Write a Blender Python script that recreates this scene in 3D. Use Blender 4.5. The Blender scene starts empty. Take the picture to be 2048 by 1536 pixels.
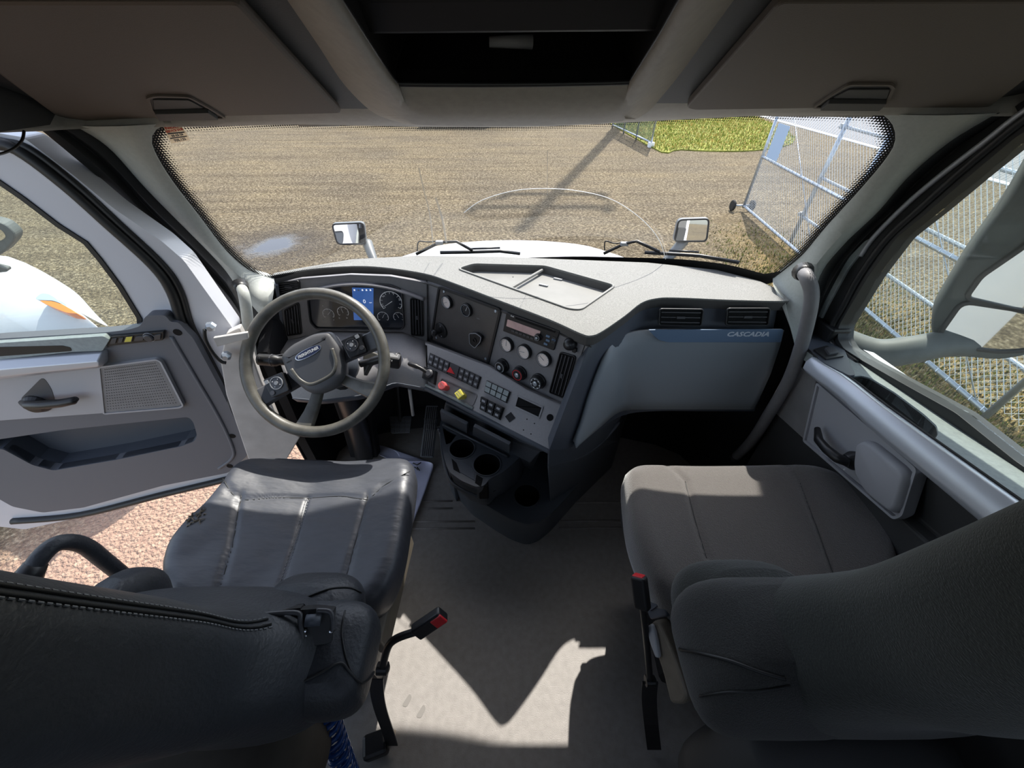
import bpy, bmesh, math, random
from mathutils import Vector, Matrix
random.seed(7)
SC = bpy.context.scene
COL = SC.collection

# ------------------------------------------------------------------ camera
F_PX = 770.0
PITCH = math.radians(41.0)
CAM = Vector((0, 0, 1.6))
cd = bpy.data.cameras.new('camera'); cam = bpy.data.objects.new('camera', cd); COL.objects.link(cam)
cam.location = CAM; cam.rotation_euler = (math.radians(90) - PITCH, 0, 0)
cd.sensor_fit = 'HORIZONTAL'; cd.sensor_width = 36; cd.lens = 36 * F_PX / 2048
cd.clip_start = .01; cd.clip_end = 500
SC.camera = cam

# ------------------------------------------------------------------ light
SC.view_settings.view_transform = 'Standard'; SC.view_settings.look = 'None'
SC.view_settings.exposure = 0.78; SC.view_settings.gamma = 1; SC.view_settings.use_curve_mapping = False
SUN_EL, SUN_AZ = math.radians(52.5), math.atan2(.335, .94)
w = bpy.data.worlds.new('sky'); SC.world = w; w.use_nodes = True
wn = w.node_tree.nodes; wl = w.node_tree.links
sky = wn.new('ShaderNodeTexSky'); sky.sky_type = 'NISHITA'; sky.sun_disc = False
sky.sun_elevation = SUN_EL; sky.sun_rotation = SUN_AZ; sky.altitude = 50; sky.air_density = 1.0; sky.dust_density = 1.5
hsv = wn.new('ShaderNodeHueSaturation'); hsv.inputs['Saturation'].default_value = .62; wl.new(sky.outputs[0], hsv.inputs['Color'])
wl.new(hsv.outputs[0], wn['Background'].inputs[0]); wn['Background'].inputs[1].default_value = .26
sd = bpy.data.lights.new('sun', 'SUN'); sun = bpy.data.objects.new('sun', sd); COL.objects.link(sun)
sd.energy = 4.7; sd.angle = math.radians(.55); sd.color = (1, .955, .88)
SUNV = Vector((math.sin(SUN_AZ) * math.cos(SUN_EL), math.cos(SUN_AZ) * math.cos(SUN_EL), math.sin(SUN_EL)))
sun.rotation_euler = SUNV.to_track_quat('Z', 'Y').to_euler()
sun.location = (3, 9, 12)

# ------------------------------------------------------------------ measuring: image direction -> point on a real plane
def ray(px, py):
    u = (px - 1024) / F_PX; v = (768 - py) / F_PX
    c, s = math.cos(PITCH), math.sin(PITCH)
    return Vector((u, c + v * s, -s + v * c))
def atx(px, py, x): d = ray(px, py); return CAM + d * (x / d.x)
def aty(px, py, y): d = ray(px, py); return CAM + d * (y / d.y)
def atz(px, py, z): d = ray(px, py); return CAM + d * ((z - CAM.z) / d.z)
class Pl:
    """plane with origin, right a, up b, normal n (towards the cab)"""
    def __init__(s, o, n, up=(0, 0, 1)):
        s.o = Vector(o); s.n = Vector(n).normalized()
        u = Vector(up); s.b = (u - s.n * u.dot(s.n)).normalized(); s.a = s.b.cross(s.n).normalized()
    def hit(s, px, py):
        d = ray(px, py); t = (s.o - CAM).dot(s.n) / d.dot(s.n); return CAM + d * t
    def loc(s, P): P = Vector(P) - s.o; return (P.dot(s.a), P.dot(s.b))
    def px(s, px, py): return s.loc(s.hit(px, py))
    def pts(s, L): return [s.px(*p) for p in L]
    def w(s, a, b, h=0): return s.o + s.a * a + s.b * b + s.n * h
def pl3(A, B, D, up=(0, 0, 1)):
    A, B, D = Vector(A), Vector(B), Vector(D)
    n = (B - A).cross(D - A)
    if n.dot(CAM - A) < 0: n = -n
    return Pl(A, n, up)

# ------------------------------------------------------------------ materials
def S(r, g, b):
    f = lambda c: (c / 255 / 12.92) if c / 255 <= .04045 else ((c / 255 + .055) / 1.055) ** 2.4
    return (f(r), f(g), f(b), 1)
MATS = {}
def mat(name, col, rough=.5, spec=.5, metal=0, noise=None, bump=None, emit=None, coat=0, stretch=None, sheen=0):
    m = bpy.data.materials.new(name); m.use_nodes = True; MATS[name] = m
    N, L = m.node_tree.nodes, m.node_tree.links; p = N['Principled BSDF']
    p.inputs['Base Color'].default_value = col; p.inputs['Roughness'].default_value = rough
    p.inputs['Specular IOR Level'].default_value = spec; p.inputs['Metallic'].default_value = metal
    p.inputs['Coat Weight'].default_value = coat; p.inputs['Sheen Weight'].default_value = sheen
    tc = N.new('ShaderNodeTexCoord'); out = tc.outputs['Object']
    if stretch:
        mp = N.new('ShaderNodeMapping'); mp.inputs['Scale'].default_value = stretch; L.new(out, mp.inputs[0]); out = mp.outputs[0]
    if noise:
        n = N.new('ShaderNodeTexNoise'); n.inputs['Scale'].default_value = noise[0]; n.inputs['Detail'].default_value = 6
        L.new(out, n.inputs['Vector'])
        r = N.new('ShaderNodeMapRange'); r.inputs[1].default_value = .3; r.inputs[2].default_value = .7
        r.inputs[3].default_value = 1 - noise[1]; r.inputs[4].default_value = 1 + noise[1]; L.new(n.outputs[0], r.inputs[0])
        x = N.new('ShaderNodeVectorMath'); x.operation = 'SCALE'; x.inputs[0].default_value = col[:3]
        L.new(r.outputs[0], x.inputs['Scale']); L.new(x.outputs[0], p.inputs['Base Color'])
    if bump:
        n = N.new('ShaderNodeTexNoise'); n.inputs['Scale'].default_value = bump[0]; n.inputs['Detail'].default_value = 3
        L.new(out, n.inputs['Vector'])
        b = N.new('ShaderNodeBump'); b.inputs['Strength'].default_value = bump[1]; b.inputs['Distance'].default_value = bump[2] if len(bump) > 2 else .002
        L.new(n.outputs[0], b.inputs['Height']); L.new(b.outputs[0], p.inputs['Normal'])
    if emit:
        p.inputs['Emission Color'].default_value = emit[0]; p.inputs['Emission Strength'].default_value = emit[1]
    return m
M_headliner = mat('headliner vinyl', S(156, 152, 145), .6, .4, bump=(420, .35, .001), noise=(60, .06))
M_bin = mat('overhead bin plastic', S(94, 87, 80), .62, .4, bump=(600, .3, .001))
M_headdark = mat('overhead dark trim', S(62, 62, 62), .6, .4, bump=(420, .3, .001))
M_pillar = mat('pillar trim plastic', S(170, 173, 168), .6, .4, bump=(500, .3, .001), noise=(120, .05))
M_seal = mat('black rubber seal', S(30, 31, 32), .5, .5)
M_paint = mat('white truck paint', S(204, 206, 213), .35, .5, coat=.4)
M_paintdirty = mat('dusty white painted metal', S(196, 192, 188), .45, .5, noise=(9, .18))
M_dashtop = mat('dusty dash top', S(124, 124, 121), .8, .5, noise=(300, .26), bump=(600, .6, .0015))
M_tray = mat('dusty dash tray', S(120, 120, 117), .6, .4, noise=(14, .07))
M_lip = mat('dash pad edge shade tone', S(78, 76, 74), .6, .4, bump=(500, .3, .001))  # same pad as the dash top; the lip's shade is put into this colour
M_fascia = mat('charcoal fascia plastic', S(124, 122, 124), .55, .45, bump=(700, .25, .0008), noise=(80, .04))
M_navy = mat('dark slate dash plastic', S(74, 79, 88), .5, .45, bump=(600, .25, .0008))
M_mid = mat('light grey lower dash plastic', S(156, 154, 155), .55, .4, bump=(600, .25, .0008), noise=(160, .04))
M_glove = mat('slate grey glovebox plastic', S(138, 145, 150), .55, .4, bump=(600, .25, .0008))
M_strip = mat('blue grey satin strip', S(100, 124, 152), .38, .5)
M_black = mat('black plastic', S(30, 30, 32), .42, .5)
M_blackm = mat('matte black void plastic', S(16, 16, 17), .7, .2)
M_slat = mat('vent slat plastic', S(66, 66, 70), .4, .5)
M_console = mat('black console plastic', S(72, 76, 82), .42, .5, bump=(600, .3, .0008))
M_floor = mat('rubber floor mat', S(142, 137, 133), .55, .5, noise=(45, .10), bump=(330, .45, .0015))
M_wheel = mat('worn steering wheel leather', S(88, 86, 80), .42, .5, noise=(26, .35), bump=(300, .3, .001))
M_hub = mat('steering hub plastic', S(82, 82, 85), .5, .45, bump=(700, .25, .0008))
M_chrome = mat('satin chrome', S(205, 208, 214), .22, .5, metal=1)
M_metal = mat('galvanised steel', S(178, 186, 196), .38, .5, metal=.75, noise=(20, .1))
M_white = mat('white print', S(235, 235, 235), .5)
M_greyprint = mat('grey print', S(150, 152, 156), .5)
M_dial = mat('gauge face', S(232, 218, 210), .4, .5, noise=(30, .08))
M_dialblack = mat('black gauge face', S(22, 24, 30), .35)
M_glassy = mat('gauge cover gloss', S(40, 44, 52), .08, .6)
M_red = mat('red plastic', S(205, 40, 48), .4)
M_redl = mat('faded red knob', S(214, 92, 92), .5)
M_yellow = mat('yellow knob', S(212, 200, 84), .45)
M_leather = mat('dark navy leather', S(48, 51, 56), .5, .5, noise=(40, .10), bump=(150, .5, .0025))
M_leatherw = mat('wrinkled navy leather', S(55, 58, 66), .5, 1.0, noise=(40, .12), bump=(17, .55, .006), stretch=(.7, 2.0, 1))
M_thread = mat('grey seam thread', S(120, 122, 126), .7)
M_fabric = mat('charcoal woven fabric', S(84, 79, 75), .85, .4, noise=(520, .28), bump=(420, .8, .002), sheen=.8)
M_fabricr = mat('ribbed charcoal fabric', S(50, 52, 50), .9, .2, noise=(300, .22), bump=(260, .8, .002), sheen=.25, stretch=(1, 1, 2.2))
M_fabricd = mat('charcoal cover fabric', S(58, 58, 57), .9, .2, noise=(520, .28), bump=(420, .8, .002), sheen=.2)
M_seatcover = mat('brown grey seat skirt', S(70, 66, 60), .8, .2, noise=(12, .2))
M_seatplast = mat('light grey seat plastic', S(158, 160, 164), .5, .4)
M_seatshell = mat('tan grey seat shell', S(112, 104, 92), .55, .4, noise=(40, .1))
M_blue = mat('blue air hose', S(18, 62, 128), .22, .6)
M_paper = mat('white plastic sheet', S(214, 214, 236), .6, noise=(12, .05), bump=(10, .4, .006))
M_bluetext = mat('blue print', S(60, 66, 170), .6)
M_amber = mat('amber lens', S(236, 130, 40), .2, .6)
M_lens = mat('clear headlamp lens', S(170, 185, 195), .1, .6)
M_mirror = mat('mirror glass', (.86, .88, .88, 1), .02, .5, metal=1)
M_mirhouse = mat('dusty mirror housing', S(78, 82, 82), .6, .4, noise=(30, .15), stretch=(1, 1, .3))
M_hmirhouse = mat('grey mirror housing', S(92, 96, 98), .4, .5)
M_asphalt = mat('road asphalt', S(118, 118, 120), .85, .2, noise=(6, .08))
M_roadline = mat('white road line', S(240, 240, 238), .7)
M_sign = mat('pale blue gate sign', S(168, 190, 216), .5)
M_wood = mat('weathered utility pole wood', S(96, 82, 70), .85)
M_trailer = mat('trailer side paint', S(190, 196, 206), .5)
M_tyre = mat('black tyre rubber', S(28, 28, 28), .8)
M_sticker = mat('sticker paper', S(224, 206, 188), .6)
def paper_back():
    m = bpy.data.materials.new('backlit sticker paper'); m.use_nodes = True; N, L = m.node_tree.nodes, m.node_tree.links
    t = N.new('ShaderNodeBsdfTranslucent'); t.inputs[0].default_value = S(250, 235, 215); x = N.new('ShaderNodeMixShader'); x.inputs[0].default_value = .85
    p = N['Principled BSDF']; p.inputs['Base Color'].default_value = S(225, 205, 185); L.new(p.outputs[0], x.inputs[1]); L.new(t.outputs[0], x.inputs[2]); L.new(x.outputs[0], N['Material Output'].inputs[0]); return m
M_sticker2 = paper_back()
M_stickred = mat('sticker red ink', S(200, 90, 70), .6)
M_stickink = mat('sticker dark ink', S(54, 54, 66), .6)
M_screen = mat('cluster screen', S(40, 70, 120), .1, .6, emit=(S(60, 100, 170), .35))
M_screenw = mat('cluster screen text', S(230, 235, 245), .4, emit=(S(230, 235, 245), .5))
M_lcd = mat('radio display', S(205, 170, 165), .12, .6, noise=(25, .15))
M_redbox = mat('red painted steel', S(176, 44, 44), .45)
M_carpetdark = mat('dark firewall liner', S(34, 34, 36), .9, .2)
M_kick = mat('door panel charcoal', S(104, 106, 112), .55, .4, bump=(500, .25, .0008))
M_doorlight = mat('door insert light grey', S(170, 170, 174), .5, .45, bump=(500, .2, .0006))
M_satin = mat('brushed satin trim', S(192, 195, 202), .34, .5, metal=.3, bump=(900, .2, .0006), stretch=(1, .2, 1))
M_grille = mat('speaker mesh', S(140, 138, 138), .6, .4, noise=(14, .12), bump=(700, 1, .002))
M_sill = mat('dusty door sill plastic', S(150, 158, 158), .6, .4, noise=(90, .10), bump=(500, .4, .001))

def glass_mat(name, tint, refl, rough=.0, haze=None):
    m = bpy.data.materials.new(name); m.use_nodes = True; N, L = m.node_tree.nodes, m.node_tree.links
    N.clear(); o = N.new('ShaderNodeOutputMaterial'); t = N.new('ShaderNodeBsdfTransparent'); g = N.new('ShaderNodeBsdfGlossy')
    t.inputs[0].default_value = tint; g.inputs['Roughness'].default_value = rough
    x = N.new('ShaderNodeMixShader'); f = N.new('ShaderNodeFresnel'); f.inputs[0].default_value = 1.3
    mm = N.new('ShaderNodeMath'); mm.operation = 'MULTIPLY'; mm.inputs[1].default_value = refl
    L.new(f.outputs[0], mm.inputs[0]); L.new(mm.outputs[0], x.inputs[0]); L.new(t.outputs[0], x.inputs[1]); L.new(g.outputs[0], x.inputs[2])
    if haze:
        d = N.new('ShaderNodeBsdfDiffuse'); d.inputs[0].default_value = (.8, .8, .78, 1)
        y = N.new('ShaderNodeMixShader'); y.inputs[0].default_value = haze
        L.new(x.outputs[0], y.inputs[1]); L.new(d.outputs[0], y.inputs[2]); L.new(y.outputs[0], o.inputs[0])
    else: L.new(x.outputs[0], o.inputs[0])
    MATS[name] = m; return m
M_glass = glass_mat('windshield glass', (.98, .985, .98, 1), .13)
M_glassside = glass_mat('side window glass', (.94, .98, .95, 1), .35, haze=.05)

def frit_mat():
    m = bpy.data.materials.new('black dotted frit'); m.use_nodes = True; N, L = m.node_tree.nodes, m.node_tree.links
    p = N['Principled BSDF']; p.inputs['Base Color'].default_value = S(24, 24, 25); p.inputs['Roughness'].default_value = .5
    at = N.new('ShaderNodeAttribute'); at.attribute_name = 'edge'
    tc = N.new('ShaderNodeTexCoord'); mp = N.new('ShaderNodeMapping'); mp.inputs['Rotation'].default_value = (0, .785, 0)
    mp.inputs['Scale'].default_value = (900, 0, 900); L.new(tc.outputs['Object'], mp.inputs[0])
    sx = N.new('ShaderNodeSeparateXYZ'); L.new(mp.outputs[0], sx.inputs[0])
    def sn(o):
        a = N.new('ShaderNodeMath'); a.operation = 'SINE'; L.new(o, a.inputs[0]); return a.outputs[0]
    a = N.new('ShaderNodeMath'); a.operation = 'MULTIPLY'; L.new(sn(sx.outputs[0]), a.inputs[0]); L.new(sn(sx.outputs[2]), a.inputs[1])
    b = N.new('ShaderNodeMath'); b.operation = 'MULTIPLY_ADD'; b.inputs[1].default_value = .5; b.inputs[2].default_value = .5
    L.new(a.outputs[0], b.inputs[0])
    e = N.new('ShaderNodeMath'); e.operation = 'GREATER_THAN'; L.new(b.outputs[0], e.inputs[0]); L.new(at.outputs['Fac'], e.inputs[1])
    L.new(e.outputs[0], p.inputs['Alpha']); return m
M_frit = frit_mat()

# ------------------------------------------------------------------ object helpers
def link(name, me, m=None, parent=None, label=None, smooth=False):
    o = bpy.data.objects.new(name, me); COL.objects.link(o)
    if m is not None:
        for q in (m if isinstance(m, (list, tuple)) else [m]): me.materials.append(q)
    if smooth:
        for p in me.polygons: p.use_smooth = True
    if parent is not None:
        o.parent = parent
        if parent.type == 'EMPTY': o.matrix_parent_inverse = Matrix.Translation(-Vector(parent.location))
    if label: o['label'] = label
    return o
def bevel(o, w=.003, seg=2, ang=35):
    b = o.modifiers.new('bevel', 'BEVEL'); b.width = w; b.segments = seg; b.limit_method = 'ANGLE'; b.angle_limit = math.radians(ang)
    return o
def subd(o, n=1):
    b = o.modifiers.new('sub', 'SUBSURF'); b.levels = n; b.render_levels = n; return o
def mesh(name, V, Fc, m, parent=None, smooth=False, bev=0, sub=0, label=None, seg=2):
    me = bpy.data.meshes.new(name); me.from_pydata([tuple(v) for v in V], [], Fc)
    bm = bmesh.new(); bm.from_mesh(me); bmesh.ops.recalc_face_normals(bm, faces=bm.faces); bm.to_mesh(me); bm.free()
    me.update()
    o = link(name, me, m, parent, label, smooth)
    if bev: bevel(o, bev, seg)
    if sub: subd(o, sub)
    return o
def thing(name, label, cat, loc=(0, 0, 0), group=None):
    o = bpy.data.objects.new(name, None); COL.objects.link(o); o.location = loc; o.empty_display_size = .1
    o['label'] = label; o['category'] = cat
    if group: o['group'] = group
    return o
def tag(o, label, cat, group=None, kind=None):
    o['label'] = label; o['category'] = cat
    if group: o['group'] = group
    if kind: o['kind'] = kind
    return o
def structure(o, label, cat='part of the truck cab'):
    o['kind'] = 'structure'; o['label'] = label; o['category'] = cat; return o

class MB:
    def __init__(s): s.V = []; s.F = []
    def add(s, V, Fc):
        k = len(s.V); s.V += [Vector(v) for v in V]; s.F += [[i + k for i in f] for f in Fc]
    def box(s, c, d, R=None):
        c = Vector(c); d = Vector(d) / 2; V = []
        for x in (-1, 1):
            for y in (-1, 1):
                for z in (-1, 1):
                    v = Vector((x * d.x, y * d.y, z * d.z)); V.append(c + (R @ v if R else v))
        s.add(V, [(0, 1, 3, 2), (4, 6, 7, 5), (0, 4, 5, 1), (2, 3, 7, 6), (0, 2, 6, 4), (1, 5, 7, 3)])
    def tube(s, P, r, n=10, cap=True, closed=False):
        P = [Vector(p) for p in P]; R = r if isinstance(r, (list, tuple)) else [r] * len(P)
        V = []; up = None; m = len(P)
        for i, p in enumerate(P):
            if closed: t = (P[(i + 1) % m] - P[i - 1]).normalized()
            else: t = (P[min(i + 1, m - 1)] - P[max(i - 1, 0)]).normalized()
            if up is None: up = Vector((0, 0, 1)) if abs(t.z) < .9 else Vector((1, 0, 0))
            a = (up - t * up.dot(t)).normalized(); b = t.cross(a); up = a
            for k in range(n):
                q = 2 * math.pi * k / n; V.append(p + (a * math.cos(q) + b * math.sin(q)) * R[i])
        Fc = []
        for i in range(m if closed else m - 1):
            j = (i + 1) % m
            for k in range(n): Fc.append((i * n + k, i * n + (k + 1) % n, j * n + (k + 1) % n, j * n + k))
        if cap and not closed: Fc += [list(range(n)), list(range((m - 1) * n, m * n))]
        s.add(V, Fc)
    def prism(s, pl, L, h0, h1):
        n = len(L); s.add([pl.w(a, b, h0) for a, b in L] + [pl.w(a, b, h1) for a, b in L],
                          [list(range(n)), list(range(n, 2 * n))] + [(i, (i + 1) % n, n + (i + 1) % n, n + i) for i in range(n)])
    def ring(s, pl, Lo, Li, h0, h1):
        n = len(Lo); V = [pl.w(a, b, h) for h in (h0, h1) for L in (Lo, Li) for a, b in L]; Fc = []
        for i in range(n):
            j = (i + 1) % n
            Fc += [(i, j, n + j, n + i), (2 * n + i, 3 * n + i, 3 * n + j, 2 * n + j), (i, 2 * n + i, 2 * n + j, j), (n + i, n + j, 3 * n + j, 3 * n + i)]
        s.add(V, Fc)
    def lathe(s, pl, c, prof, n=28, sx=1):
        """prof: list of (r, h) along the plane normal"""
        V = []; m = len(prof)
        for r, h in prof:
            for k in range(n):
                q = 2 * math.pi * k / n; V.append(pl.w(c[0] + r * math.cos(q) * sx, c[1] + r * math.sin(q), h))
        Fc = [(i * n + k, i * n + (k + 1) % n, (i + 1) * n + (k + 1) % n, (i + 1) * n + k) for i in range(m - 1) for k in range(n)]
        Fc += [list(range(n)), list(range((m - 1) * n, m * n))]
        s.add(V, Fc)
    def loft(s, secs, cap=True, closed=True):
        n = len(secs[0]); V = [p for q in secs for p in q]; m = len(secs)
        Fc = [(i * n + k, i * n + (k + 1) % n, (i + 1) * n + (k + 1) % n, (i + 1) * n + k) for i in range(m - 1) for k in range(n if closed else n - 1)]
        if cap and closed: Fc += [list(range(n)), list(range((m - 1) * n, m * n))]
        s.add(V, Fc)
    def build(s, name, m, parent=None, smooth=False, bev=0, sub=0, label=None, seg=2):
        return mesh(name, s.V, s.F, m, parent, smooth, bev, sub, label, seg)

def rnd(P, r, k=4):
    """round the corners of a 2D polygon"""
    out = []; n = len(P)
    for i in range(n):
        a, b, c = (Vector(P[i - 1]), Vector(P[i]), Vector(P[(i + 1) % n])); rr = r[i] if isinstance(r, (list, tuple)) else r
        u, v = a - b, c - b; d = min(rr, u.length * .45, v.length * .45)
        if d < 1e-5: out.append(tuple(b)); continue
        p, q = b + u.normalized() * d, b + v.normalized() * d
        for j in range(k + 1):
            t = j / k; out.append(tuple(p * (1 - t) ** 2 + b * 2 * t * (1 - t) + q * t * t))
    return out
def inset(P, d):
    n = len(P); A = sum(P[i - 1][0] * P[i][1] - P[i][0] * P[i - 1][1] for i in range(n)); s = 1 if A > 0 else -1; out = []
    for i in range(n):
        a, b, c = Vector(P[i - 1]), Vector(P[i]), Vector(P[(i + 1) % n])
        u, v = (b - a), (c - b)
        if u.length < 1e-7: u = v
        if v.length < 1e-7: v = u
        u.normalize(); v.normalize(); n1 = Vector((-u.y, u.x)) * s; n2 = Vector((-v.y, v.x)) * s; m = n1 + n2
        k = m.length
        if k < 1e-3: out.append(tuple(b)); continue
        m /= k; out.append(tuple(b + m * d / max(.5, m.dot(n1))))
    return out
def smoothline(P, n=6, closed=False):
    """Catmull-Rom through points (2D or 3D)"""
    P = [Vector(p) for p in P]; m = len(P); out = []
    for i in range(m if closed else m - 1):
        if closed: a, b, c, d = P[i - 1], P[i], P[(i + 1) % m], P[(i + 2) % m]
        else: a, b, c, d = P[max(i - 1, 0)], P[i], P[i + 1], P[min(i + 2, m - 1)]
        for j in range(n):
            t = j / n; out.append(.5 * ((2 * b) + (c - a) * t + (2 * a - 5 * b + 4 * c - d) * t * t + (3 * b - a - 3 * c + d) * t ** 3))
    if not closed: out.append(P[-1])
    return out
def resample(P, n):
    P = [Vector(p) for p in P]; L = [0]
    for i in range(1, len(P)): L.append(L[-1] + (P[i] - P[i - 1]).length)
    out = []; j = 0
    for k in range(n):
        t = L[-1] * k / (n - 1)
        while j < len(P) - 2 and L[j + 1] < t: j += 1
        s = (t - L[j]) / max(1e-9, L[j + 1] - L[j]); out.append(P[j].lerp(P[j + 1], min(1, max(0, s))))
    return out
def holed(name, pl, outer, holes, h0, h1, m, parent=None, bev=0, label=None, smooth=False):
    """plate on a plane with holes cut through it"""
    bm = bmesh.new(); loops = [outer] + holes; E = []; tops = []
    for L in loops:
        vs = [bm.verts.new(pl.w(a, b, h1)) for a, b in L]; tops.append(vs)
        E += [bm.edges.new((vs[i - 1], vs[i])) for i in range(len(vs))]
    bmesh.ops.triangle_fill(bm, use_beauty=True, use_dissolve=False, edges=E, normal=pl.n)
    top = list(bm.faces)
    ret = bmesh.ops.duplicate(bm, geom=list(bm.verts) + list(bm.edges) + top); vm = ret['vert_map']
    for vs in tops:
        for v in vs: vm[v].co -= pl.n * (h1 - h0)
    for vs in tops:
        n = len(vs)
        for i in range(n): bm.faces.new((vs[i - 1], vs[i], vm[vs[i]], vm[vs[i - 1]]))
    bmesh.ops.recalc_face_normals(bm, faces=bm.faces)
    me = bpy.data.meshes.new(name); bm.to_mesh(me); bm.free()
    o = link(name, me, m, parent, label, smooth)
    if bev: bevel(o, bev, 2, 50)
    return o
def slab(name, pl, P, h0, h1, m, parent=None, r=0, bev=0, px=True, label=None, seg=2):
    L = pl.pts(P) if px else P
    if r: L = rnd(L, r)
    b = MB(); b.prism(pl, L, h0, h1); return b.build(name, m, parent, bev=bev, label=label, seg=seg)
def text(name, body, pl, c, size, m, parent=None, ang=0, h=.001, ext=.0006, sx=1, shear=0, align='CENTER', label=None, bold=0):
    cu = bpy.data.curves.new('t', 'FONT'); cu.body = body; cu.size = size; cu.extrude = ext; cu.align_x = align; cu.align_y = 'CENTER'
    cu.shear = shear; cu.offset = bold; cu.resolution_u = 2
    o = bpy.data.objects.new('t', cu); COL.objects.link(o)
    dg = bpy.context.evaluated_depsgraph_get(); dg.update(); me = bpy.data.meshes.new_from_object(o.evaluated_get(dg))
    bpy.data.objects.remove(o); ca, sa = math.cos(ang), math.sin(ang)
    for v in me.vertices:
        x, y, z = v.co; x *= sx; v.co = pl.w(c[0] + x * ca - y * sa, c[1] + x * sa + y * ca, h + z)
    me.name = name
    return link(name, me, m, parent, label)

# ------------------------------------------------------------------ main reference surfaces
def hitf(px, py, f):
    """first point on a ray where f(P) changes sign"""
    d = ray(px, py); t0, t1 = .3, 4.0; a = f(CAM + d * t0)
    lo, hi = t0, t1
    for i in range(60):
        m = (lo + hi) / 2
        if f(CAM + d * m) * a > 0: lo = m
        else: hi = m
    return CAM + d * lo
def ws_f(P): return P.y - (1.23 + .643 * (1.453 - P.z) - .33 * abs(P.x) ** 3)
def ws(px, py): return hitf(px, py, ws_f)
H = Pl((.235, .90, .985), (0, .03, 1), (0, 1, 0))           # dash top
A = H.hit(852, 552); B = H.hit(1184, 674)
A = H.hit(852, 552) + Vector((0, .014, -.03)); C1 = pl3(A, H.hit(1184, 674) + Vector((0, .014, -.03)), A + Vector((-.034, -.0094, -.205)))   # centre stack
C2 = Pl((.185, .893, .71), (-.28, -.56, .78))                  # lower switch strip
E1 = Pl((0, 1.342, 1.0), (0, -1, .15))                          # cluster
F1 = Pl((0, 1.12, .98), (0, -1, .29))                          # passenger fascia
G = Pl((0, 1.05, 1.50), (0, -.48, -1), (0, -1, .48))           # ceiling slope over the windshield
DD = Vector((-.988, -.154, 0)).normalized()
DR = Pl((-1.03, .97, .6), (.154, -.988, 0))                    # opened driver door, inner face

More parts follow.
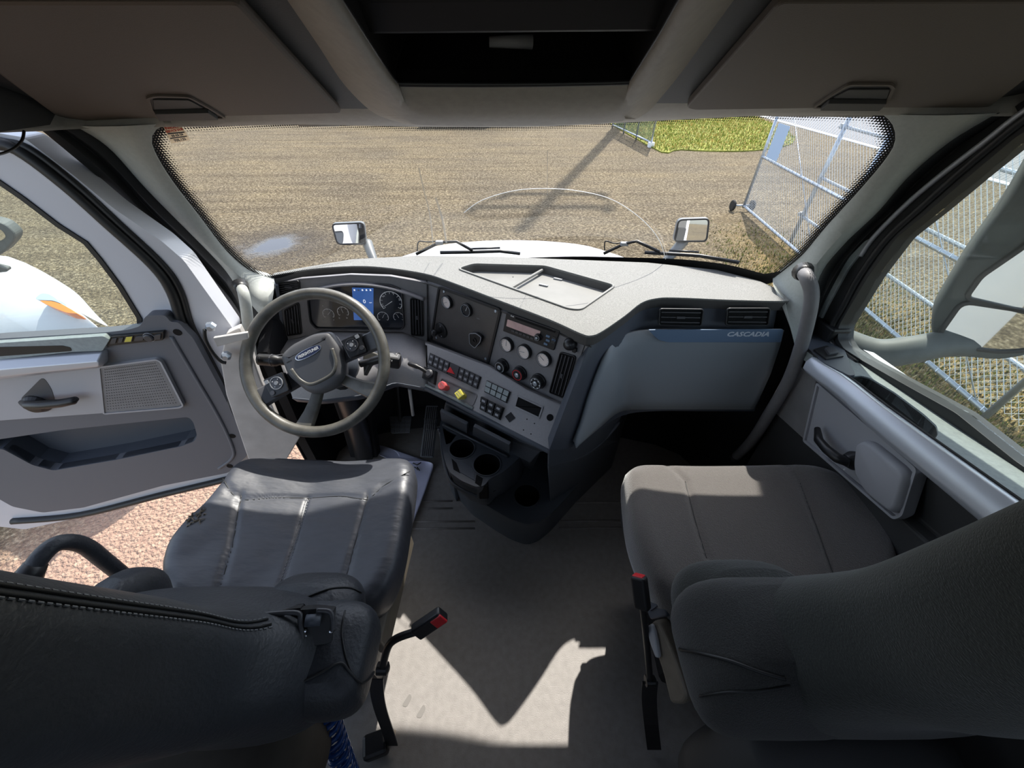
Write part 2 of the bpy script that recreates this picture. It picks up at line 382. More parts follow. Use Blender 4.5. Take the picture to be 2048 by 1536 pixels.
# ================================================================== OUTSIDE
GZ = -1.2
def ground_mat():
    m = bpy.data.materials.new('gravel ground'); m.use_nodes = True; N, L = m.node_tree.nodes, m.node_tree.links
    p = N['Principled BSDF']; p.inputs['Roughness'].default_value = .9; p.inputs['Specular IOR Level'].default_value = .2
    tc = N.new('ShaderNodeTexCoord'); O = tc.outputs['Object']
    def noise(sc, det=4, src=O, rough=.55):
        n = N.new('ShaderNodeTexNoise'); n.inputs['Scale'].default_value = sc; n.inputs['Detail'].default_value = det
        n.inputs['Roughness'].default_value = rough; L.new(src, n.inputs['Vector']); return n.outputs[0]
    def ramp(src, stops):
        r = N.new('ShaderNodeValToRGB'); L.new(src, r.inputs[0]); e = r.color_ramp.elements
        e[0].position, e[0].color = stops[0]; e[1].position, e[1].color = stops[-1]
        for q in stops[1:-1]: x = e.new(q[0]); x.color = q[1]
        return r.outputs[0]
    def mix(f, a, b, mode='MIX'):
        x = N.new('ShaderNodeMix'); x.data_type = 'RGBA'; x.blend_type = mode
        if isinstance(f, float): x.inputs[0].default_value = f
        else: L.new(f, x.inputs[0])
        L.new(a, x.inputs[6]) if not isinstance(a, tuple) else setattr(x.inputs[6], 'default_value', a)
        L.new(b, x.inputs[7]) if not isinstance(b, tuple) else setattr(x.inputs[7], 'default_value', b)
        return x.outputs[2]
    fine = ramp(noise(19, 9, rough=.82), [(.36, S(44, 37, 28)), (.45, S(92, 81, 64)), (.54, S(132, 121, 100)), (.66, S(202, 190, 168))])
    vor = N.new('ShaderNodeTexVoronoi'); vor.inputs['Scale'].default_value = 34; L.new(O, vor.inputs['Vector'])
    st = ramp(vor.outputs['Distance'], [(.0, (1.12, 1.12, 1.12, 1)), (.45, (1, 1, 1, 1)), (.8, (.62, .60, .56, 1))])
    c = mix(.8, fine, st, 'MULTIPLY')
    # worn wheel tracks sweeping across the yard
    mp = N.new('ShaderNodeMapping'); mp.inputs['Rotation'].default_value = (0, 0, math.radians(8)); mp.inputs['Scale'].default_value = (.12, 1.5, 1)
    L.new(O, mp.inputs[0]); tr = noise(1.6, 5, mp.outputs[0], .6)
    c = mix(1.0, c, ramp(tr, [(.38, (.80, .78, .75, 1)), (.5, (1, 1, 1, 1)), (.64, (1.1, 1.08, 1.02, 1))]), 'MULTIPLY')
    c = mix(1.0, c, ramp(noise(.5, 3), [(.35, (.88, .86, .84, 1)), (.65, (1.08, 1.04, .95, 1))]), 'MULTIPLY')
    # redder, paler ground to the left of the cab
    sx = N.new('ShaderNodeSeparateXYZ'); L.new(O, sx.inputs[0])
    def near(x0, y0, rx, ry, lo=.6, hi=1.1, wob=.35):
        a = N.new('ShaderNodeVectorMath'); a.operation = 'SUBTRACT'; a.inputs[1].default_value = (x0, y0, GZ); L.new(O, a.inputs[0])
        b = N.new('ShaderNodeVectorMath'); b.operation = 'DIVIDE'; b.inputs[1].default_value = (rx, ry, 1e3); L.new(a.outputs[0], b.inputs[0])
        l = N.new('ShaderNodeVectorMath'); l.operation = 'LENGTH'; L.new(b.outputs[0], l.inputs[0])
        ad = N.new('ShaderNodeMath'); ad.operation = 'MULTIPLY_ADD'; ad.inputs[1].default_value = wob; L.new(noise(2.2, 6, rough=.7), ad.inputs[0]); L.new(l.outputs['Value'], ad.inputs[2])
        r = N.new('ShaderNodeMapRange'); r.inputs[1].default_value = lo + wob / 2; r.inputs[2].default_value = hi + wob / 2; r.inputs[3].default_value = 1; r.inputs[4].default_value = 0
        L.new(ad.outputs[0], r.inputs[0]); return r.outputs[0]
    c = mix(near(-2.0, 1.0, 1.9, 4.2, .7, 1.1), c, mix(.55, c, S(200, 164, 146)))
    # dry leaves and grass growing in beside the gate
    leaf = ramp(noise(17, 8, rough=.8), [(.30, S(50, 48, 32)), (.44, S(104, 96, 62)), (.55, S(160, 132, 88)), (.66, S(124, 128, 66)), (.8, S(184, 172, 134))])
    c = mix(near(4.8, 2.8, 1.3, 5.4, .55, 1.15, .7), c, leaf)
    # wet puddle patch
    pu = near(-4.5, 7.2, .8, .85, .35, .75, 1.1); c = mix(pu, c, S(48, 54, 64))
    pw = near(-4.45, 7.05, 1.25, 1.35, .6, 1.2, .4); c = mix(pw, c, mix(.55, c, S(72, 68, 66)))
    L.new(c, p.inputs['Base Color'])
    r = N.new('ShaderNodeMapRange'); r.inputs[3].default_value = .9; r.inputs[4].default_value = .12; L.new(pu, r.inputs[0]); L.new(r.outputs[0], p.inputs['Roughness'])
    b = N.new('ShaderNodeBump'); b.inputs['Distance'].default_value = .045; b.inputs['Strength'].default_value = .9
    h = N.new('ShaderNodeMath'); h.operation = 'MULTIPLY_ADD'; h.inputs[1].default_value = -.8; L.new(vor.outputs['Distance'], h.inputs[0]); L.new(noise(60, 4), h.inputs[2])
    inv = N.new('ShaderNodeMath'); inv.operation = 'SUBTRACT'; inv.inputs[0].default_value = 1; L.new(pu, inv.inputs[1])
    hm = N.new('ShaderNodeMath'); hm.operation = 'MULTIPLY'; L.new(h.outputs[0], hm.inputs[0]); L.new(inv.outputs[0], hm.inputs[1])
    L.new(hm.outputs[0], b.inputs['Height']); L.new(b.outputs[0], p.inputs['Normal'])
    return m
o = mesh('ground', [(-60, -40, GZ), (60, -40, GZ), (60, 90, GZ), (-60, 90, GZ)], [(0, 1, 2, 3)], ground_mat())
structure(o, 'compacted gravel yard with wheel tracks around the truck', 'ground')

# road beyond the grass, with its painted edge line
m = MB(); m.prism(Pl((0, 0, GZ), (0, 0, 1), (0, 1, 0)), [(13.55, 2), (22, 2), (22, 70), (14.6, 70)], .004, .02)
structure(m.build('road', M_asphalt), 'grey asphalt road beyond the gate', 'road')
m = MB(); m.prism(Pl((0, 0, GZ), (0, 0, 1), (0, 1, 0)), [(13.3, 2), (13.55, 2), (14.6, 70), (14.35, 70)], .004, .03)
structure(m.build('trim_1', M_roadline), 'white painted edge line of the road', 'road marking')

# grass verge beyond the yard entrance: low mound of blades
M_grass = mat('yellow green verge turf', S(132, 134, 62), .9, .2, noise=(3.0, .35), bump=(22, 1, .05))  # turf's own yellow-green under the blades
def blades(name, poly_fn, n, hgt, cols, seed, label):
    R = random.Random(seed); V = []; Fc = []; mi = []
    for i in range(n):
        p = poly_fn(R)
        if p is None: continue
        a = R.uniform(0, 6.28); h = hgt * R.uniform(.4, 1.3); wd = hgt * R.uniform(.12, .28); ln = R.uniform(-.8, .8) * h
        dx, dy = math.cos(a) * wd, math.sin(a) * wd; k = len(V)
        V += [(p[0] - dx, p[1] - dy, p[2]), (p[0] + dx, p[1] + dy, p[2]), (p[0] - dy * 2 * ln / hgt, p[1] + dx * 2 * ln / hgt, p[2] + h)]
        Fc.append((k, k + 1, k + 2)); mi.append(R.randrange(len(cols)))
    me = bpy.data.meshes.new(name); me.from_pydata(V, [], Fc)
    o = link(name, me, cols)
    for q, j in zip(me.polygons, mi): q.material_index = j
    tag(o, label, 'grass', kind='stuff'); return o
gcols = [mat('grass blade ' + str(i), c, .8, .2) for i, c in enumerate([S(124, 140, 56), S(176, 170, 92), S(98, 112, 46), S(206, 172, 108)])]
dcols = [mat('dry blade ' + str(i), c, .85, .2) for i, c in enumerate([S(164, 142, 100), S(112, 118, 64), S(80, 76, 46), S(196, 180, 144), S(134, 136, 70)])]
gl = [(5.2, 17.2), (6.2, 16.3), (8.0, 16.0), (9.6, 16.5), (11.0, 17.6), (12.0, 19.5), (12.9, 23), (13.6, 34), (5.4, 34)]
gl = [tuple(p) for p in smoothline(gl, 4, True)]
pg = Pl((0, 0, GZ), (0, 0, 1), (0, 1, 0)); m = MB(); m.prism(pg, gl, 0, .04)
structure(m.build('lawn', M_grass), 'grass verge beyond the yard entrance', 'verge')
def inpoly(x, y, P):
    c = False
    for i in range(len(P)):
        (x1, y1), (x2, y2) = P[i - 1], P[i]
        if (y1 > y) != (y2 > y) and x < (x2 - x1) * (y - y1) / (y2 - y1) + x1: c = not c
    return c
def gp(R):
    x, y = R.uniform(5, 13.8), R.uniform(15.8, 32)
    return (x, y, GZ + .03) if inpoly(x, y, gl) else None
blades('verge_grass', gp, 34000, .09, gcols, 3, 'bright green and straw grass on the verge beyond the yard entrance')
def gs(R):
    y = R.uniform(-.5, 8.8); x = R.gauss(4.75, .7)
    fade = min(1, max(0, (8.8 - y) / 3.2)) ** 1.6 * min(1, max(0, (x - 3.0) / .9))
    clump = .5 + .5 * math.sin(x * 5.1 + 1.7 * math.sin(y * 2.3)) * math.sin(y * 3.7 + 2 * math.sin(x * 1.9))
    return (x, y, GZ) if (x < 7 and R.random() < fade * (.35 + .65 * clump)) else None
blades('dry_grass', gs, 38000, .05, dcols, 5, 'dry leaves and short grass along the foot of the gate')

# chain link gates and fence
def chain(b, P0, P1, z0, z1, pitch=.075, r=.003, kink=0):
    P0, P1 = Vector(P0), Vector(P1); d = P1 - P0; Ln = d.length; d.normalize(); h = z1 - z0; n = Vector((-d.y, d.x, 0)) * r
    k = int((Ln + h) / pitch)
    for s in (1, -1):
        for i in range(k + 1):
            a = i * pitch - h
            # line from (a,0) to (a+h,h), clipped to [0,Ln]
            t0 = max(0, -a); t1 = min(h, Ln - a)
            if t1 - t0 < .02: continue
            q0, q1 = a + t0, a + t1
            if s == -1: q0, q1 = Ln - q0, Ln - q1
            A_, B_ = P0 + d * q0, P0 + d * q1; A_ = Vector((A_.x, A_.y, z0 + t0)); B_ = Vector((B_.x, B_.y, z0 + t1))
            c = Vector((0, 0, r)); b.add([A_ - c, A_ + n, A_ + c, A_ - n, B_ - c, B_ + n, B_ + c, B_ - n], [(0, 1, 5, 4), (1, 2, 6, 5), (2, 3, 7, 6), (3, 0, 4, 7)])
M_wire = mat('galvanised chain wire', S(206, 210, 212), .45, .5, metal=.15)
M_wirefar = mat('green grey chain wire', S(96, 112, 100), .6, .4)
def gate_x(y): return 4.64 + (y - 2.64) * (5.26 - 4.64) / (9.24 - 2.64)
g = thing('chain_link_gate', 'long galvanised chain link gate leaf with a blue sign and wheels at its end', 'gate', (4.95, 5.9, GZ))
y0, y1 = 2.64, 9.24; P = lambda y, h, dx=0: Vector((gate_x(y) + dx, y, GZ + h))
for h in (.12, 1.1, 2.25):
    b = MB(); b.tube([P(y0, h), P(y1, h)], .026, 10); b.build('rail', M_metal, g, smooth=True)
for y in (y0, 5.95, y1):
    b = MB(); b.tube([P(y, .08), P(y, 2.28)], .03, 10); b.build('stile', M_metal, g, smooth=True)
for y in (4.3, 7.6):
    b = MB(); b.tube([P(y - 1.5, .14), P(y + 1.5, 2.22)], .006, 6); b.build('brace_rod', M_metal, g, smooth=True)
b = MB(); chain(b, P(y0, 0), P(y1, 0), GZ + .12, GZ + 2.25); b.build('chain_mesh', M_wire, g)
for k in range(44):                                            # tie wires along the rails
    y = y0 + .05 + k * (y1 - y0 - .1) / 43
    for h in (.12, 1.1): b = MB(); b.tube([P(y, h) + Vector((0, -.02, -.025)), P(y, h) + Vector((-.034, 0, 0)), P(y, h) + Vector((0, .02, .03))], .006, 5); b.build('tie_wire', M_metal, g)
ax = P(y1, .12)
b = MB(); b.tube([ax + Vector((-.22, .03, .0)), ax + Vector((.2, .03, .0))], .02, 8); b.build('axle', M_metal, g, smooth=True)
for s in (-.24, .2):
    wp = Pl(ax + Vector((s, .03, 0)), (-1, 0, 0), (0, 0, 1)); b = MB()
    b.lathe(wp, (0, 0), [(.03, -.03), (.10, -.028), (.115, -.015), (.115, .015), (.10, .028), (.03, .03)], 24); b.build('wheel', M_tyre, g, smooth=False)
sp = Pl(P(8.7, 1.1, -.03), (-1, .09, 0), (0, 0, 1))
s_ = holed('sign_panel', sp, rnd([(-.30, .04), (.18, .04), (.18, .62), (-.30, .62)], .02), [], 0, .006, M_sign, g)
# fence line standing just behind the gate
g = thing('chain_link_fence', 'galvanised chain link fence standing just behind the blue signed gate', 'fence', (5.2, 4.6, GZ))
Q = lambda y, h, dx=0: Vector((gate_x(y) + .28 + dx, y, GZ + h))
for h in (.47, 1.12, 1.86, 2.3):
    b = MB(); b.tube([Q(-1.5, h), Q(7.4, h)], .024, 10); b.build('rail', M_metal, g, smooth=True)
for y in (-1.4, 2.0, 7.4):
    b = MB(); b.tube([Q(y, 0), Q(y, 2.4)], .036, 12); b.build('fence_post', M_metal, g, smooth=True)
for h in (.5, 1.86):
    b = MB(); b.tube([Q(7.4, h), Q(7.48, h), Q(7.55, h - .02)], .014, 8); b.box(Q(7.44, h), (.1, .05, .07)); b.build('hinge_clamp', M_metal, g)
b = MB(); chain(b, Q(-1.5, 0), Q(7.4, 0), GZ + .05, GZ + 2.3, .08); b.build('chain_mesh', M_wire, g)
# the other leaf, swung open on the far side
g = thing('chain_link_gate', 'far chain link gate leaf swung open beside the grass verge', 'gate', (5.2, 16.9, GZ))
p0, p1 = Vector((5.25, 16.9, GZ)), Vector((4.7, 21.5, GZ)); up = Vector((0, 0, 1))
for t in (0, .33, .66, 1):
    q = p0.lerp(p1, t); b = MB(); b.tube([q, q + up * 2.3], .035, 8); b.build('stile', M_metal, g, smooth=True)
for h in (.15, 1.15, 2.25):
    b = MB(); b.tube([p0 + up * h, p1 + up * h], .03, 8); b.build('rail', M_metal, g, smooth=True)
b = MB(); chain(b, p0, p1, GZ + .1, GZ + 2.25, .09, .006); b.build('chain_mesh', M_wirefar, g)
b = MB(); b.box(p0 + Vector((0, 0, .08)), (.2, .2, .16)); b.build('footing', M_white, g)

# tall utility pole whose shadow falls across the yard (stands beyond the windshield header)
pole = thing('utility_pole', 'tall weathered utility pole beyond the yard whose shadow crosses the gravel', 'utility pole', (0, 0, GZ))
tip = Vector((.17, 8.04, GZ)); hp = 21.5; base = tip + Vector((SUNV.x, SUNV.y, 0)) * (hp / SUNV.z)
pole.location = base
b = MB(); b.tube([base, base + up * hp], [.24, .15], 14); b.build('mast', M_wood, pole, smooth=True)
for k, (dh, w2) in enumerate(((2.1, 1.75), (3.6, 1.35))):
    c = base + up * (hp - dh); b = MB(); b.box(c, (2 * w2, .16, .20)); b.build('crossarm', M_wood, pole)
    for s in (-1, 1):
        b = MB(); b.lathe(Pl(c + Vector((s * w2 * .9, 0, .1)), (0, 0, 1), (0, 1, 0)), (0, 0), [(.05, 0), (.12, .12), (.12, .4), (.04, .5)], 10); b.build('insulator', M_greyprint, pole)
b = MB(); b.tube([base + up * (hp - 2.1) + Vector((-1.6, 0, 0)), base + up * (hp - 3.6) + Vector((-1.25, 0, 0))], .05, 8); b.build('arm_brace', M_wood, pole)
b = MB(); b.tube([base + up * (hp - 2.1) + Vector((1.6, 0, 0)), base + up * (hp - 3.6) + Vector((1.25, 0, 0))], .05, 8); b.build('arm_brace', M_wood, pole)
# parked trailers beyond: only their shade reaches into the view
for (x0, x1, y, lab) in ((-9.9, -7.3, 26.7, 'leftmost pale box trailer parked beyond the yard'), (-6.9, -3.8, 25.3, 'middle pale box trailer parked beyond the yard'), (-3.4, -.2, 24.1, 'rightmost pale box trailer parked beyond the yard')):
    t = thing('box_trailer', lab, 'trailer', ((x0 + x1) / 2, y, GZ), 'parked trailers beyond the yard')
    b = MB(); b.box(((x0 + x1) / 2, y + 1.2, GZ + 2.65), (x1 - x0, 2.4, 2.9)); b.build('cargo_box', M_trailer, t, bev=.05)
    for s in (x0 + .5, x1 - .5):
        b = MB(); b.lathe(Pl((s, y + .1, GZ + .5), (0, -1, 0)), (0, 0), [(.25, -.3), (.5, -.28), (.5, -.02), (.3, 0)], 24); b.build('wheel', M_tyre, t)
    b = MB(); b.box(((x0 + x1) / 2, y + 1.2, GZ + .95), (x1 - x0 - .3, 1.9, .5)); b.build('underframe', M_black, t)

# ------------------------------------------------------------------ own hood, fenders' mirrors, wipers
hood = thing('truck_hood', 'white sloping truck hood ahead of the windshield', 'hood', (0, 2.5, .2))
secs = []
for y, z, hw in ((1.74, .855, .80), (1.95, .80, .83), (2.3, .705, .84), (2.7, .585, .80), (3.1, .44, .72), (3.4, .31, .62), (3.6, .16, .52), (3.7, -.05, .46), (3.72, -.6, .46)):
    s = []
    for k in range(25):
        t = k / 24 * 2 - 1; x = hw * 1.12 * math.sin(t * 1.571); dz = (1 - (1 - abs(t) ** 3.2)) * .34 + .10 * t * t
        s.append(Vector((x, y, z - dz)))
    s.append(Vector((hw * 1.12, y, min(z - .5, -.3)))); s.append(Vector((-hw * 1.12, y, min(z - .5, -.3)))); secs.append(s)
m = MB(); m.loft(secs); m.build('hood_panel', M_paint, hood, smooth=True)
for s in (-1, 1):
    m = MB(); S2 = []
    for y, hw2, z in ((2.2, .16, .1), (2.4, .26, .3), (2.9, .30, .33), (3.3, .27, .18), (3.5, .2, -.1)):
        S2.append([Vector((s * .93 + hw2 * math.cos(q), y, z - .25 + .25 * math.sin(q))) for q in [2 * math.pi * k / 16 for k in range(16)]])
    m.loft(S2); m.build('fender', M_paint, hood, smooth=True)
cowl = MB(); L1 = [ws(x, y) for x, y in ((640, 534), (760, 525), (860, 520), (1040, 520), (1300, 532), (1440, 547))]
cs = [Vector((p.x * 1.0, p.y + .04, p.z - .012)) for p in L1]
cowl.loft([cs, [p + Vector((0, .10, -.05)) for p in cs], [p + Vector((0, .12, -.2)) for p in cs]], cap=False, closed=False)
c_ = cowl.build('cowl_panel', M_black, hood, smooth=True); sol = c_.modifiers.new('s', 'SOLIDIFY'); sol.thickness = .01
def wiper(lab, pts, blade):
    t = thing('windshield_wiper', lab, 'wiper', ws(*pts[0]), 'wipers on the windshield base')
    def q(px, py, o_): return ws(px, py) + Vector((0, o_ * .8, o_ * .6))
    m = MB(); m.tube([q(x, y, o_) for x, y, o_ in pts_of(pts)], .006, 8); m.build('wiper_arm', M_black, t, smooth=True)
    m = MB(); m.tube([q(x, y, .02) for x, y in blade], .007, 6); m.tube([q(x, y, .035) for x, y in blade[1:-1]], .004, 6); m.build('wiper_blade', M_black, t, smooth=True)
    m = MB(); m.box(q(*pts[1], .045), (.03, .02, .014)); m.build('blade_clip', M_greyprint, t, bev=.003)
    m = MB(); m.tube(smoothline([q(pts[0][0] + 2, pts[0][1] - 2, .03), q(pts[0][0] + 4, pts[0][1] - 11, .05), q((pts[0][0] + pts[1][0]) / 2, pts[1][1] + 1, .05), q(pts[1][0], pts[1][1], .05)], 5), .0025, 6); m.build('washer_hose', M_black, t, smooth=True)
def pts_of(pts): return [(x, y, .02 + .025 * (1 if i in (1, 2) else 0)) for i, (x, y) in enumerate(pts)]
wiper('left wiper resting at the windshield base ahead of the wheel', [(832, 517), (878, 505), (912, 503), (945, 510)], [(880, 514), (940, 513), (1000, 511), (1040, 516)])
wiper('right wiper resting at the windshield base near the passenger side', [(1208, 516), (1250, 508), (1275, 503), (1320, 513)], [(1290, 514), (1340, 517), (1400, 521), (1480, 535)])

def hood_mirror(lab, pxs, x, stalk, flip):
    # pxs: outline of the glass in the picture, standing in one upright plane
    c = atx(*pxs['c'], x); t = thing('hood_mirror', lab, 'mirror', c, 'mirrors on the hood')
    pl = Pl(c, (.18 * flip, -1, .13)); L = rnd(pl.pts(pxs['o']), .03, 5)
    m = MB(); big = L; secs = [[pl.w(a, b, .0) for a, b in big], [pl.w(a * 1.02, b * 1.02, -.03) for a, b in big], [pl.w(a * .8, b * .8, -.085) for a, b in big], [pl.w(a * .4, b * .4, -.11) for a, b in big]]
    m.loft(secs); m.build('mirror_housing', M_hmirhouse, t, smooth=False, bev=.003)
    Li = inset(L, .009); m = MB(); m.ring(pl, L, Li, -.002, .006); m.build('rim', M_black, t)
    m = MB(); m.prism(pl, inset(L, .008), -.003, .002); m.build('mirror_glass', M_mirror, t)
    p0 = pl.hit(*stalk[0]) - pl.n * .05; p1 = Vector((stalk[1][0], stalk[1][1], stalk[1][2])); m = MB()
    m.tube(smoothline([p0, p0.lerp(p1, .5) + Vector((0, -.01, .01)), p1], 5), [.034 - .012 * k / 10 for k in range(11)], 12); m.build('stalk', M_hmirhouse, t, smooth=True)
hood_mirror('left hood mirror reflecting the side of a white truck', dict(c=(697, 467), o=[(662, 447), (728, 444), (733, 489), (674, 490)]), -1.05, [(733, 490), (-.86, 2.35, .52)], 1)
hood_mirror('right hood mirror reflecting the gravel road behind', dict(c=(1384, 462), o=[(1356, 438), (1420, 436), (1414, 484), (1346, 484)]), 1.10, [(1370, 486), (.90, 2.3, .52)], -1)

# ------------------------------------------------------------------ neighbouring white truck seen through the opened door
nt = thing('parked_truck', 'white truck parked alongside, its amber lamp visible through the open door', 'truck', (-3.9, 1.2, GZ))
def P3(px, py, y): return aty(px, py, y)
T = [(-40, 470, 3.1), (15, 500, 2.95), (42, 535, 2.85), (75, 570, 2.75), (102, 592, 2.65)]
B_ = [(-60, 600, 2.6), (-10, 606, 2.55), (30, 602, 2.5), (70, 598, 2.45), (118, 600, 2.4)]
s1 = [aty(x, y, yy) for x, y, yy in T]; s0 = [p + Vector((0, .25, -.5)) for p in s1]; s2 = [aty(x, y, yy) for x, y, yy in B_]
s3 = [aty(x, y, yy) for x, y, yy in ((-90, 690, 2.2), (-10, 690, 2.15), (60, 680, 2.15), (140, 672, 2.2), (212, 650, 2.3))]
s4 = [p + Vector((0, -.1, -.9)) for p in s3]
m = MB(); m.loft([s0, s1, s2, s3, s4], cap=False, closed=False); o = m.build('hood_panel', M_paint, nt, smooth=True)
so = o.modifiers.new('s', 'SOLIDIFY'); so.thickness = .02; so.offset = -1; subd(o, 2)
tp = pl3(aty(80, 600, 2.42), aty(160, 625, 2.33), aty(120, 640, 2.27))
tp.o = tp.o + tp.n * .012
m = MB(); m.prism(tp, rnd(tp.pts([(84, 604), (112, 606), (130, 612), (148, 622), (161, 631), (138, 629), (118, 621), (95, 611)]), .02), -.05, .02); m.build('turn_lamp', M_amber, nt, bev=.006)
m = MB(); m.prism(tp, rnd(tp.pts([(76, 601), (88, 590), (103, 591), (118, 600), (128, 611), (112, 605), (84, 604)]), .02), -.05, .022); m.build('headlamp', M_lens, nt, bev=.006)
mc = aty(6, 474, 2.3); mp_ = Pl(mc, (.35, -1, 0)); L = rnd(mp_.pts([(-40, 436), (8, 447), (32, 470), (28, 484), (4, 510), (-40, 520)]), .04)
m = MB(); m.prism(mp_, L, -.09, 0); m.build('mirror_housing', M_mirhouse, nt, bev=.015)
m = MB(); m.prism(mp_, rnd(mp_.pts([(-40, 452), (4, 458), (14, 474), (0, 482), (-40, 486)]), .02), 0, .004); m.build('mirror_glass', M_mirror, nt)
m = MB(); m.prism(mp_, rnd(mp_.pts([(-40, 528), (10, 540), (12, 546), (-40, 552)]), .01), -.06, -.02); m.build('wiper_cowl', M_mirhouse, nt)

# ================================================================== CAB SHELL
WSL = [(345, 245), (318, 256), (305, 275), (312, 305), (345, 360), (400, 432), (455, 503), (500, 541), (545, 556)]
WSB = [(700, 532), (830, 524), (1040, 524), (1300, 538), (1500, 560)]
WSR = [(1550, 554), (1600, 514), (1650, 455), (1720, 378), (1770, 318), (1789, 282), (1783, 248), (1762, 228)]
WST = [(1740, 222), (1500, 223), (1240, 236), (1040, 246), (850, 246), (600, 240)]
contour = [ws(*p) for p in WSL + WSB + WSR + WST]
# windshield glass (curved)
def inpoly(x, y, P):
    c = False
    for i in range(len(P)):
        (x1, y1), (x2, y2) = P[i - 1], P[i]
        if (y1 > y) != (y2 > y) and x < (x2 - x1) * (y - y1) / (y2 - y1) + x1: c = not c
    return c
V, Fc = [], []
NX, NZ = 90, 32
cpoly = inset([(p.x, p.z) for p in smoothline(contour, 6, True)], -.014)
for i in range(NX + 1):
    for j in range(NZ + 1):
        x = -.99 + 1.98 * i / NX; z = .86 + .66 * j / NZ; V.append((x, 1.23 + .643 * (1.453 - z) - .33 * abs(x) ** 3 + .012, z))
for i in range(NX):
    for j in range(NZ):
        k = i * (NZ + 1) + j
        if inpoly(-.99 + 1.98 * (i + .5) / NX, .86 + .66 * (j + .5) / NZ, cpoly): Fc.append((k, k + 1, k + NZ + 2, k + NZ + 1))
win = mesh('window_1', V, Fc, M_glass, smooth=True); structure(win, 'curved windshield over the dash', 'windshield')
# dotted black border printed on the glass
c2 = [(p.x, p.z) for p in smoothline(contour, 6, True)]
def ws3(x, z, o=.004): return Vector((x, 1.23 + .643 * (1.453 - z) - .33 * abs(x) ** 3 + o, z))
L0, L1_, L2, L3 = inset(c2, -.006), inset(c2, .004), inset(c2, .012), inset(c2, .024)
n = len(c2); V = [ws3(a, b) for L in (L0, L1_, L2, L3) for a, b in L]; Fc = [(r * n + i, r * n + (i + 1) % n, (r + 1) * n + (i + 1) % n, (r + 1) * n + i) for r in range(3) for i in range(n)]
fr = mesh('frit_border', V, Fc, M_frit, win)
at = fr.data.attributes.new('edge', 'FLOAT', 'POINT')
for i in range(len(V)): at.data[i].value = (0, .05, .5, 1.0)[i // n]
bu = resample(smoothline([ws(*p) for p in ((1040, 517), (1150, 514), (1250, 516), (1350, 519), (1440, 528), (1500, 541), (1530, 549), (1560, 544))], 5), 40)
bd_ = resample(smoothline([ws(*p) for p in ((1040, 524), (1150, 530), (1250, 536), (1350, 545), (1440, 556), (1500, 566), (1535, 570), (1575, 555))], 5), 40)
m = MB(); m.loft([[a + Vector((0, .006, 0)), b_ + Vector((0, .006, 0))] for a, b_ in zip(bu, bd_)], cap=False, closed=False); m.build('frit_band', M_seal, win, smooth=True)
# wiper scratch arc and streaks on the glass
M_scr = mat('scratch on glass', S(240, 240, 240), .5)
b = MB(); b.tube(smoothline([ws(x, y) - Vector((0, .002, 0)) for x, y in ((928, 425), (965, 400), (1030, 381), (1100, 377), (1170, 384), (1230, 402), (1285, 440), (1318, 480), (1331, 518))], 8), .0013, 5); b.build('scratch_arc', M_scr, win, label='white wiper scratch arc on the glass')
M_streak = glass_mat('dust streak', (.9, .9, .9, 1), .2, haze=.35)
for k, (pp, wd) in enumerate((([(838, 335), (848, 380), (860, 430), (866, 488)], .0022), ([(872, 395), (885, 440), (893, 485)], .0035), ([(1095, 300), (1094, 390)], .0012))):
    b = MB(); q = [ws(x, y) - Vector((0, .003, 0)) for x, y in pp]; b.loft([[p - Vector((wd, 0, 0)), p + Vector((wd, 0, 0))] for p in smoothline(q, 6)], cap=False, closed=False); b.build('dust_streak', M_streak, win)
# service sticker on the glass
st = thing('service_sticker', 'small service reminder sticker on the top left corner of the windshield', 'sticker', ws(355, 265))
def wsp(px, py):
    P0 = ws(px, py); e = .01
    gx = ws3(P0.x + e, P0.z, 0) - ws3(P0.x - e, P0.z, 0); gz = ws3(P0.x, P0.z + e, 0) - ws3(P0.x, P0.z - e, 0)
    nn = gx.cross(gz).normalized()
    if nn.y > 0: nn = -nn
    return Pl(P0 + nn * .003, nn)
sp = wsp(352, 265)
q4 = sp.pts([(325, 251), (362, 250), (381, 280), (343, 287)])
b = MB(); b.prism(sp, q4, 0, .0004); b.build('sticker_sheet', M_sticker2, st)
def bl(u, v): return tuple(Vector(q4[0]).lerp(Vector(q4[1]), u).lerp(Vector(q4[3]).lerp(Vector(q4[2]), u), v))
ang = math.atan2(q4[2][1] - q4[3][1], q4[2][0] - q4[3][0]); sw = (Vector(q4[1]) - Vector(q4[0])).length
text('sticker_line', 'NEXT', sp, bl(.45, .11), sw * .24, M_stickred, st, ang, .0007, .0002, sx=1.3, bold=.0004)
text('sticker_line', 'SERVICE DUE', sp, bl(.48, .30), sw * .20, M_stickred, st, ang, .0007, .0002, sx=.85, bold=.0004)
for v0, v1 in ((.41, .48), (.68, .74)):
    b = MB(); b.prism(sp, [bl(.06, v0), bl(.95, v0), bl(.95, v1), bl(.06, v1)], .0006, .0009); b.build('sticker_bar', M_stickink, st)
text('sticker_line', '05-25-26', sp, bl(.5, .58), sw * .19, M_stickink, st, ang, .0007, .0002, bold=.0003)
text('sticker_line', '705,122', sp, bl(.5, .87), sw * .22, M_stickink, st, ang, .0007, .0002, bold=.0003)

